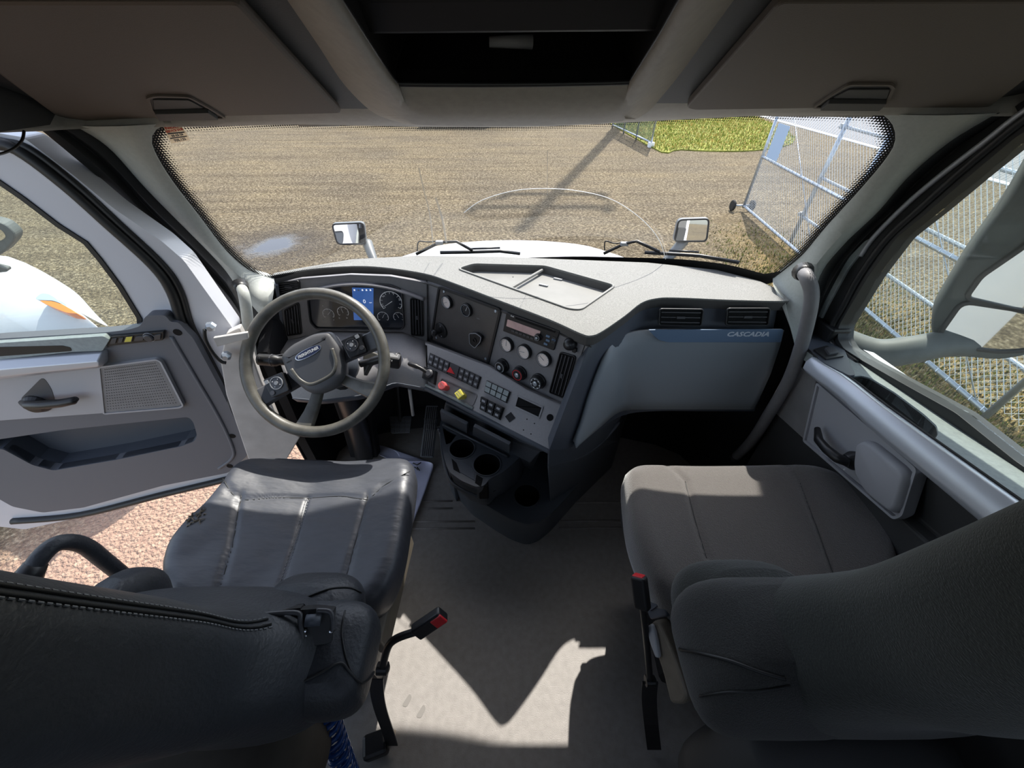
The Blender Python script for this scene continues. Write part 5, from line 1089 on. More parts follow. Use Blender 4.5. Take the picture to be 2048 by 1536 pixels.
# flank and passenger fascia
Kp = [Vector((.235, .905, .955)), Vector((.417, 1.122, .955)), Vector((.21, .826, .62))]
K1 = pl3(H.hit(1205, 662) - H.n * .034, H.hit(1268, 617) - H.n * .034, Kp[2])
pairs = [('K', (1183, 684), (1104, 905)), ('K', (1213, 668), (1150, 898)), ('K', (1250, 640), (1205, 862)), ('M', (1285, 612), (1250, 834)), ('F', (1330, 606), (1310, 826)), ('F', (1450, 610), (1420, 826)), ('F', (1572, 612), (1512, 826))]
def hk(k, p, h=0):
    if k == 'K': return K1.hit(*p) + K1.n * h
    if k == 'F': return F1.hit(*p) + F1.n * h
    return (K1.hit(*p) + F1.hit(*p)) / 2 + (K1.n + F1.n) / 2 * h
A1 = resample(smoothline([H.hit(*p) - H.n * .030 + Vector((0, .010, 0)) for p in ((1184, 671), (1205, 662), (1250, 631), (1282, 606), (1310, 597), (1350, 595), (1470, 600), (1566, 602))], 6), 36); A2 = resample(smoothline([hk(k, b_, -.012) for k, a, b_ in pairs], 6), 36)
m = MB(); m.loft([[a, a.lerp(b_, .33), a.lerp(b_, .66), b_, b_ + Vector((0, .05, 0)), a + Vector((0, .05, 0))] for a, b_ in zip(A1, A2)]); m.build('passenger_fascia', M_navy, da, smooth=True, bev=.002)
m = MB(); m.loft([[A1[-1 - 0] + Vector((0, 0, 0)), A2[-1]], [A1[-1] + Vector((.03, .06, 0)), A2[-1] + Vector((.05, .06, 0))], [A1[-1] + Vector((.05, .09, -.02)), A2[-1] + Vector((.1, .3, 0))]], cap=False, closed=False); o = m.build('dash_end_cap', M_navy, da); s_ = o.modifiers.new('s', 'SOLIDIFY'); s_.thickness = .01
gp_ = [('K', (1146, 884), (1150, 895)), ('K', (1160, 845), (1172, 876)), ('K', (1182, 775), (1203, 850)), ('K', (1210, 708), (1228, 829)), ('M', (1240, 674), (1252, 820)), ('F', (1290, 661), (1300, 818)), ('F', (1400, 660), (1400, 818)), ('F', (1567, 660), (1506, 818))]
B1 = resample(smoothline([hk(k, a, .004) for k, a, b_ in gp_], 6), 48); B2 = resample(smoothline([hk(k, b_, .004) for k, a, b_ in gp_], 6), 48)
# glovebox: slightly bulged panel with rolled edges
secs = []
for a, b_ in zip(B1, B2):
    nn = Vector((.25, -1, .2)).normalized()
    secs.append([a - nn * .012, a, a.lerp(b_, .15) + nn * .006, a.lerp(b_, .5) + nn * .012, a.lerp(b_, .85) + nn * .006, b_, b_ - nn * .03])
m = MB(); m.loft(secs, cap=False, closed=False); o = m.build('glovebox_panel', M_glove, da, smooth=True); s_ = o.modifiers.new('s', 'SOLIDIFY'); s_.thickness = .004; s_.offset = -1
F2 = off(F1, .010)
ds_ = slab('badge_strip', F2, [(1296, 659), (1566, 658), (1561, 684), (1336, 684), (1318, 680), (1308, 672)], -.004, .004, M_strip, da, r=.006, bev=.003)
text('dash_badge', 'CASCADIA', F2, F2.px(1494, 668), .0215, mat('badge silver', S(214, 222, 232), .35, .5), ds_, 0, .004, .0012, sx=1.35, shear=.25, bold=.0006)
vent(F1, [(1320, 619), (1404, 620), (1400, 650), (1318, 648)], 3, False, fr=.005)
vent(F1, [(1455, 618), (1537, 618), (1533, 649), (1452, 648)], 3, False, fr=.005)
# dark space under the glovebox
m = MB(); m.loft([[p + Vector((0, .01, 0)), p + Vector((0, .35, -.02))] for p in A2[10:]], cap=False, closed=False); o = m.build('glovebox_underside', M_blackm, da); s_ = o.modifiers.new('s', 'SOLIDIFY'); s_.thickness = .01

# ------------------------------------------------------------------ cup holder console under the stack
cc = thing('cup_holder_console', 'dark floor console with three cup holders below the switch panel', 'console', (0, 1.0, 0))
def zpl(z): return Pl((0, 0, z), (0, 0, 1), (0, 1, 0))
bz = zpl(.22)
basepx = [(883, 880), (890, 920), (905, 950), (935, 985), (985, 1018), (1020, 1038), (1055, 1050), (1083, 1042), (1110, 1020), (1160, 965), (1240, 875), (1262, 800), (1100, 740), (900, 760)]
q = [bz.hit(*p) for p in basepx]
for p in q: p.y = min(p.y, 1.5); lo = [p + Vector((0, .03 if i < 8 else 0, -.215)) for i, p in enumerate(q)]
cup3 = [bz.px(1054, 991)[0:2]]; c3 = cup3[0]; circ = lambda c, r, n=32: [(c[0] + r * math.cos(6.2832 * k / n), c[1] + r * math.sin(6.2832 * k / n)) for k in range(n)]
holed('base_top', bz, rnd([bz.loc(p) for p in q], .02), [circ(c3, .052)], -.01, 0, M_console, cc, bev=.003)
m = MB(); qq = [bz.w(a, b_) for a, b_ in rnd([bz.loc(p) for p in q], .02)]; ll = [Vector((p.x, p.y + (.03 if p.y < 1.0 else 0), .0)) for p in qq]
m.loft([[p - Vector((0, 0, .004)) for p in qq], ll], cap=False); m.build('base_skirt', M_console, cc, smooth=True)
def cup(pl, c, r, d, parent=cc):
    m = MB(); m.lathe(pl, c, [(r, .001), (r * .97, -d * .5), (r * .9, -d), (0, -d)], 32); k = len(m.F) - 2; del m.F[k]; m.build('cup_well', M_blackm, parent, smooth=True)
    P = circ(c, r + .004); b = MB(); b.ring(pl, P, circ(c, r - .001), 0, .003); b.build('cup_rim', M_console, parent, bev=.001)
cup(bz, c3, .052, .18)
tz = zpl(.43)
tp_ = [(879, 850), (883, 887), (889, 919), (899, 944), (922, 961), (952, 974), (968, 972), (981, 956), (1003, 946), (1022, 931), (1040, 914), (1050, 880), (1000, 800), (900, 790)]
TT = rnd(tz.pts(tp_), .012); c1_, c2_ = tz.px(924, 897), tz.px(974, 929)
tri = rnd(tz.pts([(885, 854), (914, 868), (902, 885), (892, 889)]), .005)
holed('cup_tray', tz, TT, [circ(c1_, .048), circ(c2_, .050), tri], -.012, 0, M_console, cc, bev=.003)
cup(tz, c1_, .048, .12); cup(tz, c2_, .050, .12)
m = MB(); t1 = [tz.w(a, b_, -.012) for a, b_ in tri]; t2 = [tz.w(a, b_, -.08) for a, b_ in tri]; m.loft([t1, t2], cap=False); m.add(t2, [list(range(len(t2)))]); m.build('coin_well', M_blackm, cc)
m = MB(); s1 = [tz.w(a, b_, -.01) for a, b_ in TT]; s2 = [tz.w(a * 1.0, b_ + .01, -.09) for a, b_ in TT]; s3 = [tz.w(a * 1.0 + .01, b_ + .05, -.2) for a, b_ in TT]; m.loft([s1, s2, s3], cap=False); m.build('tray_shell', M_console, cc, smooth=True)
m = MB(); rimL = [tz.hit(x, y) + Vector((0, -.008, -.045)) for x, y in tp_[:6]]; m.tube(smoothline([rimL[0] + Vector((-.004, 0, .03))] + rimL, 5), .007, 8); m.build('tray_ledge', M_console, cc, smooth=True)
for (x, y, w_) in ((911, 940, .020), (966, 966, .018)):
    p = tz.hit(x, y); b = MB(); b.box(p + Vector((0, .004, -.045)), (w_ * 2, .03, .085)); b.build('cup_slot', M_blackm, cc, bev=.004)
for q in ([(903, 917), (913, 926), (921, 947), (907, 939)], [(953, 949), (966, 957), (962, 974), (950, 966)]): slab('slot_opening', tz, q, -.002, .001, M_blackm, cc)
slab('slot_divider', tz, [(921, 921), (948, 938), (950, 962), (919, 944)], .0, .002, M_navy, cc, r=.003, bev=.001)
# body rising behind the tray to the dash
m = MB(); f_ = [C2.hit(x, y) - C2.n * .02 for x, y in ((884, 812), (950, 845), (1040, 892), (1096, 912))]
bot = [tz.hit(x, y) for x, y in ((884, 838), (940, 862), (1020, 905), (1060, 925))]
m.loft([[a + Vector((0, .02, 0)), a.lerp(b_, .4) + Vector((0, .03, 0)), b_ + Vector((0, .0, 0)), b_ + Vector((.02, .13, -.23)), b_ + Vector((.12, .4, -.23)), a + Vector((.1, .35, 0))] for a, b_ in zip(f_, bot)]); m.build('console_body', M_console, cc, bev=.004)
for (qx, nm) in (([(881, 820), (935, 848), (935, 868), (884, 842)], 'storage_lid'), ([(948, 851), (1020, 888), (1020, 905), (946, 868)], 'storage_lid')):
    pz = pl3(f_[0], f_[2], bot[1]); pz = off(pz, .012); slab(nm, pz, qx, -.008, .004, M_console, cc, r=.003, bev=.003)
m = MB(); m.tube([tz.hit(886, 851) + Vector((0, 0, .006)), tz.hit(1015, 915) + Vector((0, 0, .006))], .005, 8); m.build('tray_back_lip', M_console, cc, smooth=True)
b = MB(); b.box(tz.hit(1036, 893) + Vector((.005, .01, .02)), (.05, .03, .06), Matrix.Rotation(-.5, 3, 'Z')); b.build('end_block', M_console, cc, bev=.004)
m = MB(); m.tube(smoothline([K1.hit(1247, 848) - K1.n * .02, K1.hit(1222, 885) - K1.n * .03, K1.hit(1190, 912) - K1.n * .03, K1.hit(1157, 928) - K1.n * .03], 6), .008, 8); m.build('side_pocket_lip', M_console, cc, smooth=True)
m = MB(); m.loft([[K1.hit(*a) - K1.n * .02, K1.hit(*b_) - K1.n * .03, bz.hit(*c_)] for a, b_, c_ in (((1106, 905), (1110, 940), (1100, 1000)), ((1150, 897), (1157, 928), (1160, 962)), ((1205, 860), (1222, 885), (1235, 880)), ((1250, 833), (1248, 848), (1262, 800)))], cap=False, closed=False); o = m.build('console_side', M_console, cc); s_ = o.modifiers.new('s', 'SOLIDIFY'); s_.thickness = .006

# pedals
pe = thing('brake_pedal', 'square black rubber brake pedal left of the accelerator', 'pedal', atz(800, 850, .12))
PB = Pl(atz(800, 850, .16), (0, -.62, .78)); slab('pedal_pad', PB, [(779, 833), (824, 832), (820, 866), (783, 867)], -.01, .004, M_console, pe, r=.004, bev=.002)
for k in range(4):
    for j in range(4):
        slab('pad_block', PB, [(782 + 10.5 * k, 836 + 8 * j), (790 + 10.5 * k, 836 + 8 * j), (790 + 10 * k, 841 + 8 * j), (782 + 10 * k, 841 + 8 * j)], .003, .007, M_slat, pe)
m = MB(); m.tube([PB.hit(800, 846) - PB.n * .01, PB.hit(800, 838) + Vector((0, .12, .25))], .012, 8); m.build('pedal_arm', M_black, pe)
pa = thing('accelerator_pedal', 'long ribbed black accelerator pedal beside the cup console', 'pedal', atz(858, 915, .02))
PA = Pl(Vector((-.42, 1.22, .05)), (.0, -.76, .65)); slab('pedal_pad', PA, [(852, 811), (877, 811), (866, 916), (840, 914)], -.015, 0, M_console, pa, r=.004, bev=.003)
for k in range(6):
    t = (k + .5) / 6; a, b_ = PA.hit(853 + 23 * t, 814), PA.hit(842 + 23 * t, 912); m = MB(); m.tube([a, b_], .0035, 6); m.build('pad_rib', M_slat, pa, smooth=True)
for y in (838, 848, 858):
    m = MB(); m.tube([PA.hit(848, y), PA.hit(874, y)], .003, 6); m.build('pad_cross_rib', M_slat, pa, smooth=True)
m = MB(); a, b_ = aty(819, 778, 1.30), aty(826, 830, 1.34); m.tube([a, b_], .008, 8); o = m.build('drain_tube', M_white, smooth=True); tag(o, 'short white upright strip hanging below the dash beside the brake pedal', 'tube')

# ================================================================== STEERING WHEEL AND COLUMN
WC = Vector((-.614, .950, .863)); WT = math.radians(42)
W = Pl(WC, (0, -math.cos(WT), math.sin(WT)))
rot = math.radians(27); ca, sa = math.cos(rot), math.sin(rot)
W = Pl(WC, W.n, W.b * ca - W.a * sa)          # turned wheel: local up leans left
sw_ = thing('steering_wheel', 'worn grey leather steering wheel turned slightly left', 'steering wheel', WC)
m = MB(); RW = .216
m.tube([W.w(RW * math.cos(6.2832 * k / 64), RW * math.sin(6.2832 * k / 64), 0) for k in range(64)], .0180, 14, closed=True); m.build('rim', M_wheel, sw_, smooth=True)
def spoke(a0, a1, w0, w1, name, m_, r0=.07, r1=.212):
    A0, A1 = math.radians(a0), math.radians(a1); S_ = []
    for t in (0, .3, .6, .85, 1):
        r = r0 + (r1 - r0) * t; a = A0 + (A1 - A0) * t; w_ = w0 + (w1 - w0) * t * t; d = Vector((math.cos(a), math.sin(a))); nn = Vector((-d.y, d.x)); h = -.03 + .03 * t
        S_.append([W.w(*(d * r + nn * x), h + z) for x, z in ((-w_, -.008), (-w_ * .8, .006), (w_ * .8, .006), (w_, -.008), (w_ * .6, -.014), (-w_ * .6, -.014))])
    b = MB(); b.loft(S_); return b.build(name, m_, sw_, smooth=True, bev=.002)
spoke(186, 186, .030, .034, 'spoke', M_hub); spoke(-6, -6, .030, .034, 'spoke', M_hub)
spoke(242, 232, .018, .032, 'spoke', M_wheel); spoke(298, 308, .018, .032, 'spoke', M_wheel)
hub = rnd([(-.088, .068), (-.04, .084), (.04, .084), (.088, .068), (.094, .0), (.062, -.078), (.025, -.098), (-.025, -.098), (-.062, -.078), (-.094, .0)], .018, 5)
m = MB(); m.loft([[W.w(a, b_, h) for a, b_ in inset(hub, i)] for h, i in ((-.05, .006), (-.015, 0), (.004, .004), (.010, .016), (.011, .03))]); m.build('hub_cover', M_hub, sw_, smooth=True)
gv = smoothline([(-.070, .012), (-.062, -.028), (-.040, -.056), (0, -.062), (.040, -.056), (.062, -.028), (.070, .012)], 6)
m = MB(); m.tube([W.w(p[0], p[1], .0085) for p in gv], .0062, 8); m.build('hub_ridge', M_wheel, sw_, smooth=True)
bd = [(.044 * math.copysign(abs(math.cos(q)) ** .8, math.cos(q)), .033 + .0135 * math.copysign(abs(math.sin(q)) ** .9, math.sin(q))) for q in [6.2832 * k / 40 for k in range(40)]]
m = MB(); m.prism(W, bd, .008, .0135); bg = m.build('hub_badge', M_chrome, sw_, bev=.001)
m = MB(); m.prism(W, [(a * .93, .033 + (b_ - .033) * .84) for a, b_ in bd], .0130, .0140); m.build('badge_face', mat('badge blue', S(40, 48, 82), .3), bg)
text('badge_text', 'FREIGHTLINER', W, (0, .033), .0125, M_white, bg, 0, .0141, .0003, sx=.86, shear=.2, bold=.0003)
text('hub_print', 'SRS', W, (.062, .052), .009, M_headdark, sw_, 0, .0112, .0003); text('hub_print', 'AIRBAG', W, (-.066, .036), .006, M_headdark, sw_, 0, .0112, .0003)
for s in (-1, 1):
    c = (s * .134, -.014 + .004); P = rnd([(c[0] - .030, c[1] - .030), (c[0] + .028, c[1] - .034), (c[0] + .034, c[1] + .028), (c[0] - .030, c[1] + .032)], .006)
    m = MB(); m.prism(W, P, -.012, .010); pod = m.build('button_pod', M_black, sw_, bev=.002, label='black button pod with a round silver ringed pad')
    N = 30; cc_ = (c[0] - s * .004, c[1] + .004); O = [(cc_[0] + .020 * math.cos(6.2832 * k / N), cc_[1] + .020 * math.sin(6.2832 * k / N)) for k in range(N)]
    m = MB(); m.ring(W, O, inset(O, .0022), .010, .0135); m.build('pad_ring', M_greyprint if s < 0 else M_slat, pod)
    m = MB(); m.lathe(W, cc_, [(.0175, .010), (.0175, .012), (.008, .0128), (0, .0128)], 24); m.build('round_pad', M_slat, pod)
    m = MB(); m.lathe(W, cc_, [(.006, .012), (.006, .0145), (0, .0145)], 16); m.build('pad_centre', M_greyprint, pod)
    for k in range(4):
        q = k * 1.5708 + .785; m = MB(); m.lathe(W, (cc_[0] + .0125 * math.cos(q), cc_[1] + .0125 * math.sin(q)), [(.0014, .0124), (.0014, .0132), (0, .0132)], 8); m.build('pad_mark', M_white, pod)
    m = MB(); m.lathe(W, (c[0] + s * .020, c[1] - .018), [(.0075, .010), (.007, .0135), (0, .0135)], 16); m.build('side_button', M_slat, pod)
    m = MB(); m.prism(W, rnd([(c[0] + s * .022 - .006, c[1] + .014), (c[0] + s * .022 + .006, c[1] + .014), (c[0] + s * .022 + .006, c[1] + .026), (c[0] + s * .022 - .006, c[1] + .026)], .002), .010, .012); m.build('side_button', M_greyprint, pod)
# column, shroud and stalks
co = thing('steering_column', 'black steering column with turn signal stalk and gear lever behind the wheel', 'steering column', (-.61, 1.1, .7))
n_ = W.n
m = MB(); m.loft([[WC - n_ * d + W.a * (r * math.cos(q)) + W.b * (r * math.sin(q)) for q in [6.2832 * k / 20 for k in range(20)]] for d, r in ((.045, .055), (.07, .072), (.14, .078), (.20, .06))]); m.build('column_shroud', M_navy, co, smooth=True)
m = MB(); m.tube(smoothline([WC - n_ * .19, Vector((-.63, 1.09, .62)), Vector((-.68, 1.16, .35)), Vector((-.75, 1.24, .04))], 6), .045, 16); m.build('column_tube', M_black, co, smooth=True)
m = MB(); m.loft([[Vector((x + dx, y, z)) for dx in (-.07, .07)] + [Vector((x + dx, y + .06, z - .02)) for dx in (.07, -.07)] for x, y, z in ((-.63, 1.09, .62), (-.69, 1.17, .35), (-.76, 1.24, .02))]); m.build('column_boot', M_carpetdark, co, bev=.01)
def stalk(P, R_, name):
    m = MB(); m.tube(smoothline(P, 6), R_, 12); return m.build(name, M_black, co, smooth=True)
Q_ = Pl(WC - n_ * .075, n_)
p = [Q_.hit(x, y) for x, y in ((600, 724), (585, 722), (560, 722), (528, 720))]
stalk([p[0], p[1]], .012, 'stalk_root'); sk = stalk([p[1] + n_ * .01, p[2] + n_ * .02, p[3] + n_ * .025], [.015] * 6 + [.019] * 7, 'turn_signal_stalk')
m = MB(); m.tube([p[2].lerp(p[3], .18) + n_ * .021, p[2].lerp(p[3], .26) + n_ * .021], .0205, 12); m.build('stalk_band', M_slat, sk)
text('stalk_symbol', '<>', Q_, Q_.px(535, 718), .010, M_greyprint, sk, -.5, .046, .0003)
m = MB(); m.tube(smoothline([p[0], Q_.hit(612, 712), Q_.hit(575, 709), Q_.hit(552, 712)], 5), .004, 6); m.build('stalk_edge', M_slat, co, smooth=True)
p = [Q_.hit(x, y) for x, y in ((720, 728), (745, 722), (775, 716), (800, 718))]
sk = stalk([p[0], p[1], p[2] + n_ * .012, p[3] + n_ * .018], [.012] * 6 + [.014] * 7 + [.020] * 6, 'gear_lever')
m = MB(); bx = Q_.hit(790, 722) + n_ * .022; m.box(bx, (.05, .035, .045), Matrix.Rotation(.2, 3, 'Y')); m.build('lever_head', M_black, sk, bev=.008)
text('lever_print', 'D N R', Q_, Q_.px(788, 722), .008, M_white, sk, -.4, .048, .0003)
m = MB(); pts_ = [Q_.hit(x, y) for x, y in ((728, 697), (757, 708), (762, 722), (740, 730), (728, 752), (726, 720))]; m.add([q + n_ * .004 for q in pts_] + [q - n_ * .03 for q in pts_], [tuple(range(6)), tuple(range(6, 12))] + [(i, (i + 1) % 6, 6 + (i + 1) % 6, 6 + i) for i in range(6)]); m.build('lever_gaiter', M_wheel, co, bev=.004)

# ================================================================== GRAB HANDLES
def grab(name, lab, P, r, m_=M_fascia, cat='grab handle', group=None, cap=True):
    t = thing(name, lab, cat, P[0], group); m = MB(); m.tube(smoothline(P, 7), r, 14); m.build('bar', m_, t, smooth=True)
    if cap:
        for q, d in ((P[0], P[0] - P[1]), (P[-1], P[-1] - P[-2])):
            d = d.normalized(); b = MB(); b.tube([q - d * .022, q + d * .012], [r * 1.1, r * 1.5], 14); b.build('mount_cup', M_black, t, smooth=True)
    return t
grab('grab_handle', 'vertical grey grab handle on the left pillar beside the steering wheel', [aty(482, 574, 1.17), aty(488, 590, 1.13), aty(494, 630, 1.11), aty(500, 690, 1.12), aty(512, 760, 1.14), aty(535, 850, 1.18)], .0165, M_pillar)
grab('grab_handle', 'long dark grab handle curving down the right pillar beside the glovebox', [aty(1607, 545, 1.09), aty(1614, 556, 1.04), aty(1623, 585, 1.01), aty(1618, 630, .99), aty(1600, 700, .98), aty(1575, 765, .98), aty(1540, 825, .98), aty(1503, 882, 1.0), aty(1470, 915, 1.06)], .019, M_fascia)
grab('grab_handle', 'worn blue-black tubular grab rail beside the driver seat near the doorway', [atx(58, 1150, -.97), atx(78, 1118, -.96), atx(105, 1092, -.955), atx(135, 1084, -.95), atx(170, 1092, -.95), atx(205, 1118, -.95), atx(262, 1165, -.95), atx(330, 1230, -.95)], .0165, M_leather)

# ================================================================== SEATS
def cushion(name, O, z, th, R, m_, parent, zf, n=96, rings=22, grooves=None):
    """padded cushion: O outline (world xy), z top, th thickness, R edge roll, zf(x,y) extra height"""
    O = resample([Vector((p[0], p[1])) for p in smoothline([Vector(p) for p in O], 6, True)] , n + 1)[:n]
    c = sum(O, Vector((0, 0))) / n; V = []; Fc = []; W_ = .86
    for k in range(rings + 1):
        t = k / rings
        for p in O:
            q = c + (p - c) * t; e = max(0, (t - W_) / (1 - W_)); z_ = z + zf(q.x, q.y) - R * (1 - math.sqrt(max(0, 1 - e * e)))
            if grooves and k < rings:
                g = grooves(q.x, q.y); z_ -= g
            V.append((q.x, q.y, z_))
    for f, dz in ((1.0, .5), (.97, .85), (.90, 1.0)):
        for p in O:
            q = c + (p - c) * f; zz = z + zf(p.x, p.y) - R; V.append((q.x, q.y, zz - (th - R) * dz))
    T_ = rings + 3
    for k in range(T_):
        for i in range(n): Fc.append((k * n + i, k * n + (i + 1) % n, (k + 1) * n + (i + 1) % n, (k + 1) * n + i))
    Fc.append(list(range(T_ * n, (T_ + 1) * n)))
    return mesh(name, V, Fc, m_, parent, smooth=True)
def superloft(secs, n=40, p=3.4):
    """secs: (z, cx, hw, yfront, yrear)"""
    S_ = []
    for z, cx, hw, yf, yr in secs:
        cy, hd = (yf + yr) / 2, (yf - yr) / 2; L = []
        for k in range(n):
            q = 6.2832 * k / n; c, s = math.cos(q), math.sin(q)
            L.append(Vector((cx + hw * math.copysign(abs(c) ** (2 / p), c), cy + hd * math.copysign(abs(s) ** (2 / p), s), z)))
        S_.append(L)
    return S_
def smooth_secs(secs, n=5):
    return [tuple(v) for v in smoothline_n(secs, n)]
def smoothline_n(P, n):
    out = []; m = len(P); g = lambda i: P[max(0, min(m - 1, i))]
    for i in range(m - 1):
        a, b, c, d = g(i - 1), g(i), g(i + 1), g(i + 2)
        for j in range(n):
            t = j / n; out.append([.5 * ((2 * b[k]) + (c[k] - a[k]) * t + (2 * a[k] - 5 * b[k] + 4 * c[k] - d[k]) * t * t + (3 * b[k] - a[k] - 3 * c[k] + d[k]) * t ** 3) for k in range(len(b))])
    out.append(list(P[-1])); return out
def xy(L, z): return [tuple(atz(x, y, z))[:2] for x, y in L]

# driver seat ---------------------------------------------------------------
ds_t = thing('driver_seat', 'black leather driver seat with a torn left bolster', 'seat', (-.6, .45, 0))
ZD = .60
outD = xy([(512, 902), (580, 894), (680, 896), (770, 897), (812, 906), (827, 935), (824, 985), (815, 1040), (806, 1095), (790, 1150), (762, 1195), (700, 1230), (560, 1262), (420, 1250), (350, 1212), (322, 1160), (328, 1110), (365, 1050), (410, 1005), (445, 962), (470, 922)], ZD)
# seams of the centre panel
sl = [Vector(p) for p in xy([(482, 990), (462, 1090), (430, 1190)], ZD)]; sr = [Vector(p) for p in xy([(735, 988), (712, 1075), (690, 1160)], ZD)]; sc = [Vector(p) for p in xy([(612, 990), (585, 1080), (553, 1180)], ZD)]
sf = [Vector(p) for p in smoothline([Vector(q) for q in xy([(452, 965), (478, 998), (545, 992), (612, 989), (680, 988), (735, 996), (770, 972), (822, 950)], ZD)], 5)]
def dseg(P, x, y):
    best = 9; q = Vector((x, y))
    for a, b_ in zip(P, P[1:]):
        d = b_ - a; t = max(0, min(1, (q - a).dot(d) / max(1e-9, d.length_squared))); best = min(best, (a + d * t - q).length)
    return best
def grD(x, y):
    g = 0
    for P, dd_ in ((sl, .008), (sr, .008), (sc, .005), (sf, .006)):
        d = dseg(P, x, y); g += dd_ * math.exp(-(d / .006) ** 2)
    return g
def zD(x, y):
    u = (x + .6) / .3; f = max(0, (y - .70) / .12)
    w_ = .0022 * math.sin(60 * y + 14 * x + 3 * math.sin(17 * x + 9 * y)) * max(0, min(1, (-u - .45) * 3)) + .0022 * math.sin(34 * x + 16 * y + 4 * math.sin(7 * y)) * max(0, 1 - abs(u) * 1.6)
    return .030 * min(1.2, abs(u)) ** 2.6 - .035 * f * f + w_ - .012 * math.exp(-((u * 1.7) ** 2)) 
cushion('seat_cushion', outD, ZD, .15, .045, M_leatherw, ds_t, zD, 140, 44, grD)
def surfD(x, y): return ZD + zD(x, y) - grD(x, y)
m = MB()
for P in (sc,):
    PP = resample([P[0], P[1], P[2]], 60)
    for k in range(0, 59, 2):
        for s in (-.004, .004):
            a, b_ = PP[k], PP[k + 1]; m.tube([(a.x + s, a.y, surfD(a.x + s, a.y) + .0012), (b_.x + s, b_.y, surfD(b_.x + s, b_.y) + .0012)], .0009, 5)
o = m.build('seam_stitching', M_thread, ds_t); o['kind'] = 'stuff'
for P in (sl, sr, sf):
    m = MB(); m.tube([(q.x, q.y, surfD(q.x, q.y) + .0005) for q in resample(P, 40)], .0016, 6); m.build('seam_line', M_seal, ds_t, smooth=True)
# torn leather on the left bolster
tq = [Vector(p) for p in xy([(392, 1040), (410, 1028), (420, 1034), (410, 1046), (396, 1056), (384, 1062), (388, 1050)], ZD)]
m = MB(); R9 = random.Random(4)
for k in range(26):
    c = tq[k % 7].lerp(tq[(k * 3 + 2) % 7], R9.random()); a = R9.uniform(0, 6.28); l = R9.uniform(.006, .018); z_ = ZD + zD(c.x, c.y) - .004
    m.tube([(c.x, c.y, z_), (c.x + l * math.cos(a) * .5, c.y + l * math.sin(a) * .5, z_ + .008), (c.x + l * math.cos(a), c.y + l * math.sin(a), z_ + .003)], [.0028, .002, .0008], 5)
o = m.build('torn_patch', M_seatshell, ds_t, label='frayed torn patch showing pale backing'); o['kind'] = 'stuff'
cx = -.60
BS = smooth_secs([(.60, cx - .03, .19, .27, .15), (.625, cx - .02, .235, .32, .12), (.67, cx, .28, .35, .09), (.74, cx, .268, .335, .08), (.81, cx, .235, .295, .07), (.89, cx, .195, .245, .05), (1.0, cx, .182, .222, .03), (1.15, cx, .18, .185, .0), (1.30, cx, .165, .15, -.03), (1.42, cx, .13, .12, -.06), (1.47, cx, .08, .09, -.05)], 5)
m = MB(); m.loft(superloft(BS, 48, 3.2)); m.build('backrest', M_leather, ds_t, smooth=True)
# front bolster wing on the aisle side
def blob(name, secs, m_, parent, p=3, n=36): m = MB(); m.loft(superloft(smooth_secs(secs, 5), n, p)); return m.build(name, m_, parent, smooth=True)
sbl = blob('side_bolster', [(.60, -.42, .08, .35, .2), (.68, -.42, .10, .375, .2), (.73, -.42, .098, .368, .2), (.765, -.43, .07, .33, .22)], M_leather, ds_t)
blob('side_bolster', [(.60, -.83, .04, .36, .22), (.68, -.83, .055, .39, .2), (.74, -.82, .05, .375, .2), (.79, -.81, .03, .33, .22)], M_leather, ds_t)
lbc = blob('lower_back_cover', [(.625, -.44, .09, .25, .17), (.64, -.42, .118, .28, .145), (.675, -.40, .128, .30, .125), (.725, -.395, .128, .308, .12), (.762, -.395, .12, .30, .135), (.785, -.40, .09, .27, .16)], M_leather, ds_t, 4.5)
from mathutils.bvhtree import BVHTree
def seam_on(o, L, parent, r=.0022, m_=None, name='seam_piping'):
    bv = BVHTree.FromPolygons([v.co[:] for v in o.data.vertices], [p.vertices[:] for p in o.data.polygons]); P = []
    for q in smoothline([Vector(p) for p in L], 6):
        h = bv.ray_cast(CAM, ray(q.x, q.y).normalized())
        if h[0] is not None: P.append(h[0] + h[1] * .001 * (1 if h[1].dot(CAM - h[0]) > 0 else -1))
    if len(P) > 2: b = MB(); b.tube(P, r, 6); b.build(name, m_ or M_seal, parent, smooth=True)
seam_on(lbc, [(545, 1258), (530, 1295), (534, 1335), (552, 1360), (590, 1368), (640, 1348), (680, 1326), (700, 1344), (722, 1366), (744, 1350), (757, 1310)], ds_t)
seam_on(lbc, [(690, 1222), (684, 1260), (688, 1300), (702, 1344)], ds_t, .0016)
seam_on(sbl, [(560, 1218), (610, 1196), (660, 1178), (700, 1176), (722, 1186)], ds_t, .0018)
# piping and double stitching
def onbackrest(z, side, f):
    k = max(i for i in range(len(BS) - 1) if BS[i][0] <= z or i == 0); a, b_ = BS[k], BS[k + 1]; t = (z - a[0]) / (b_[0] - a[0])
    cx_, hw, yf, yr = [a[q] + (b_[q] - a[q]) * t for q in (1, 2, 3, 4)]; cy, hd = (yf + yr) / 2, (yf - yr) / 2
    c, s = math.cos(f), math.sin(f); p = 3.2; return Vector((cx_ + side * (hw + .001) * abs(c) ** (2 / p), cy + (hd + .001) * math.copysign(abs(s) ** (2 / p), s), z))
for f, nm in ((.66, 'seam_piping'), (.54, 'seam_piping')):
    m = MB(); m.tube([onbackrest(.86 + .018 * k, 1, f) for k in range(30)], .0022, 6); m.build(nm, M_seal, ds_t, smooth=True)
m = MB()
for k in range(70):
    for f in (.71, .49):
        a, b_ = onbackrest(.86 + .0078 * k, 1, f), onbackrest(.86 + .0078 * k + .005, 1, f); m.tube([a, b_], .0010, 4)
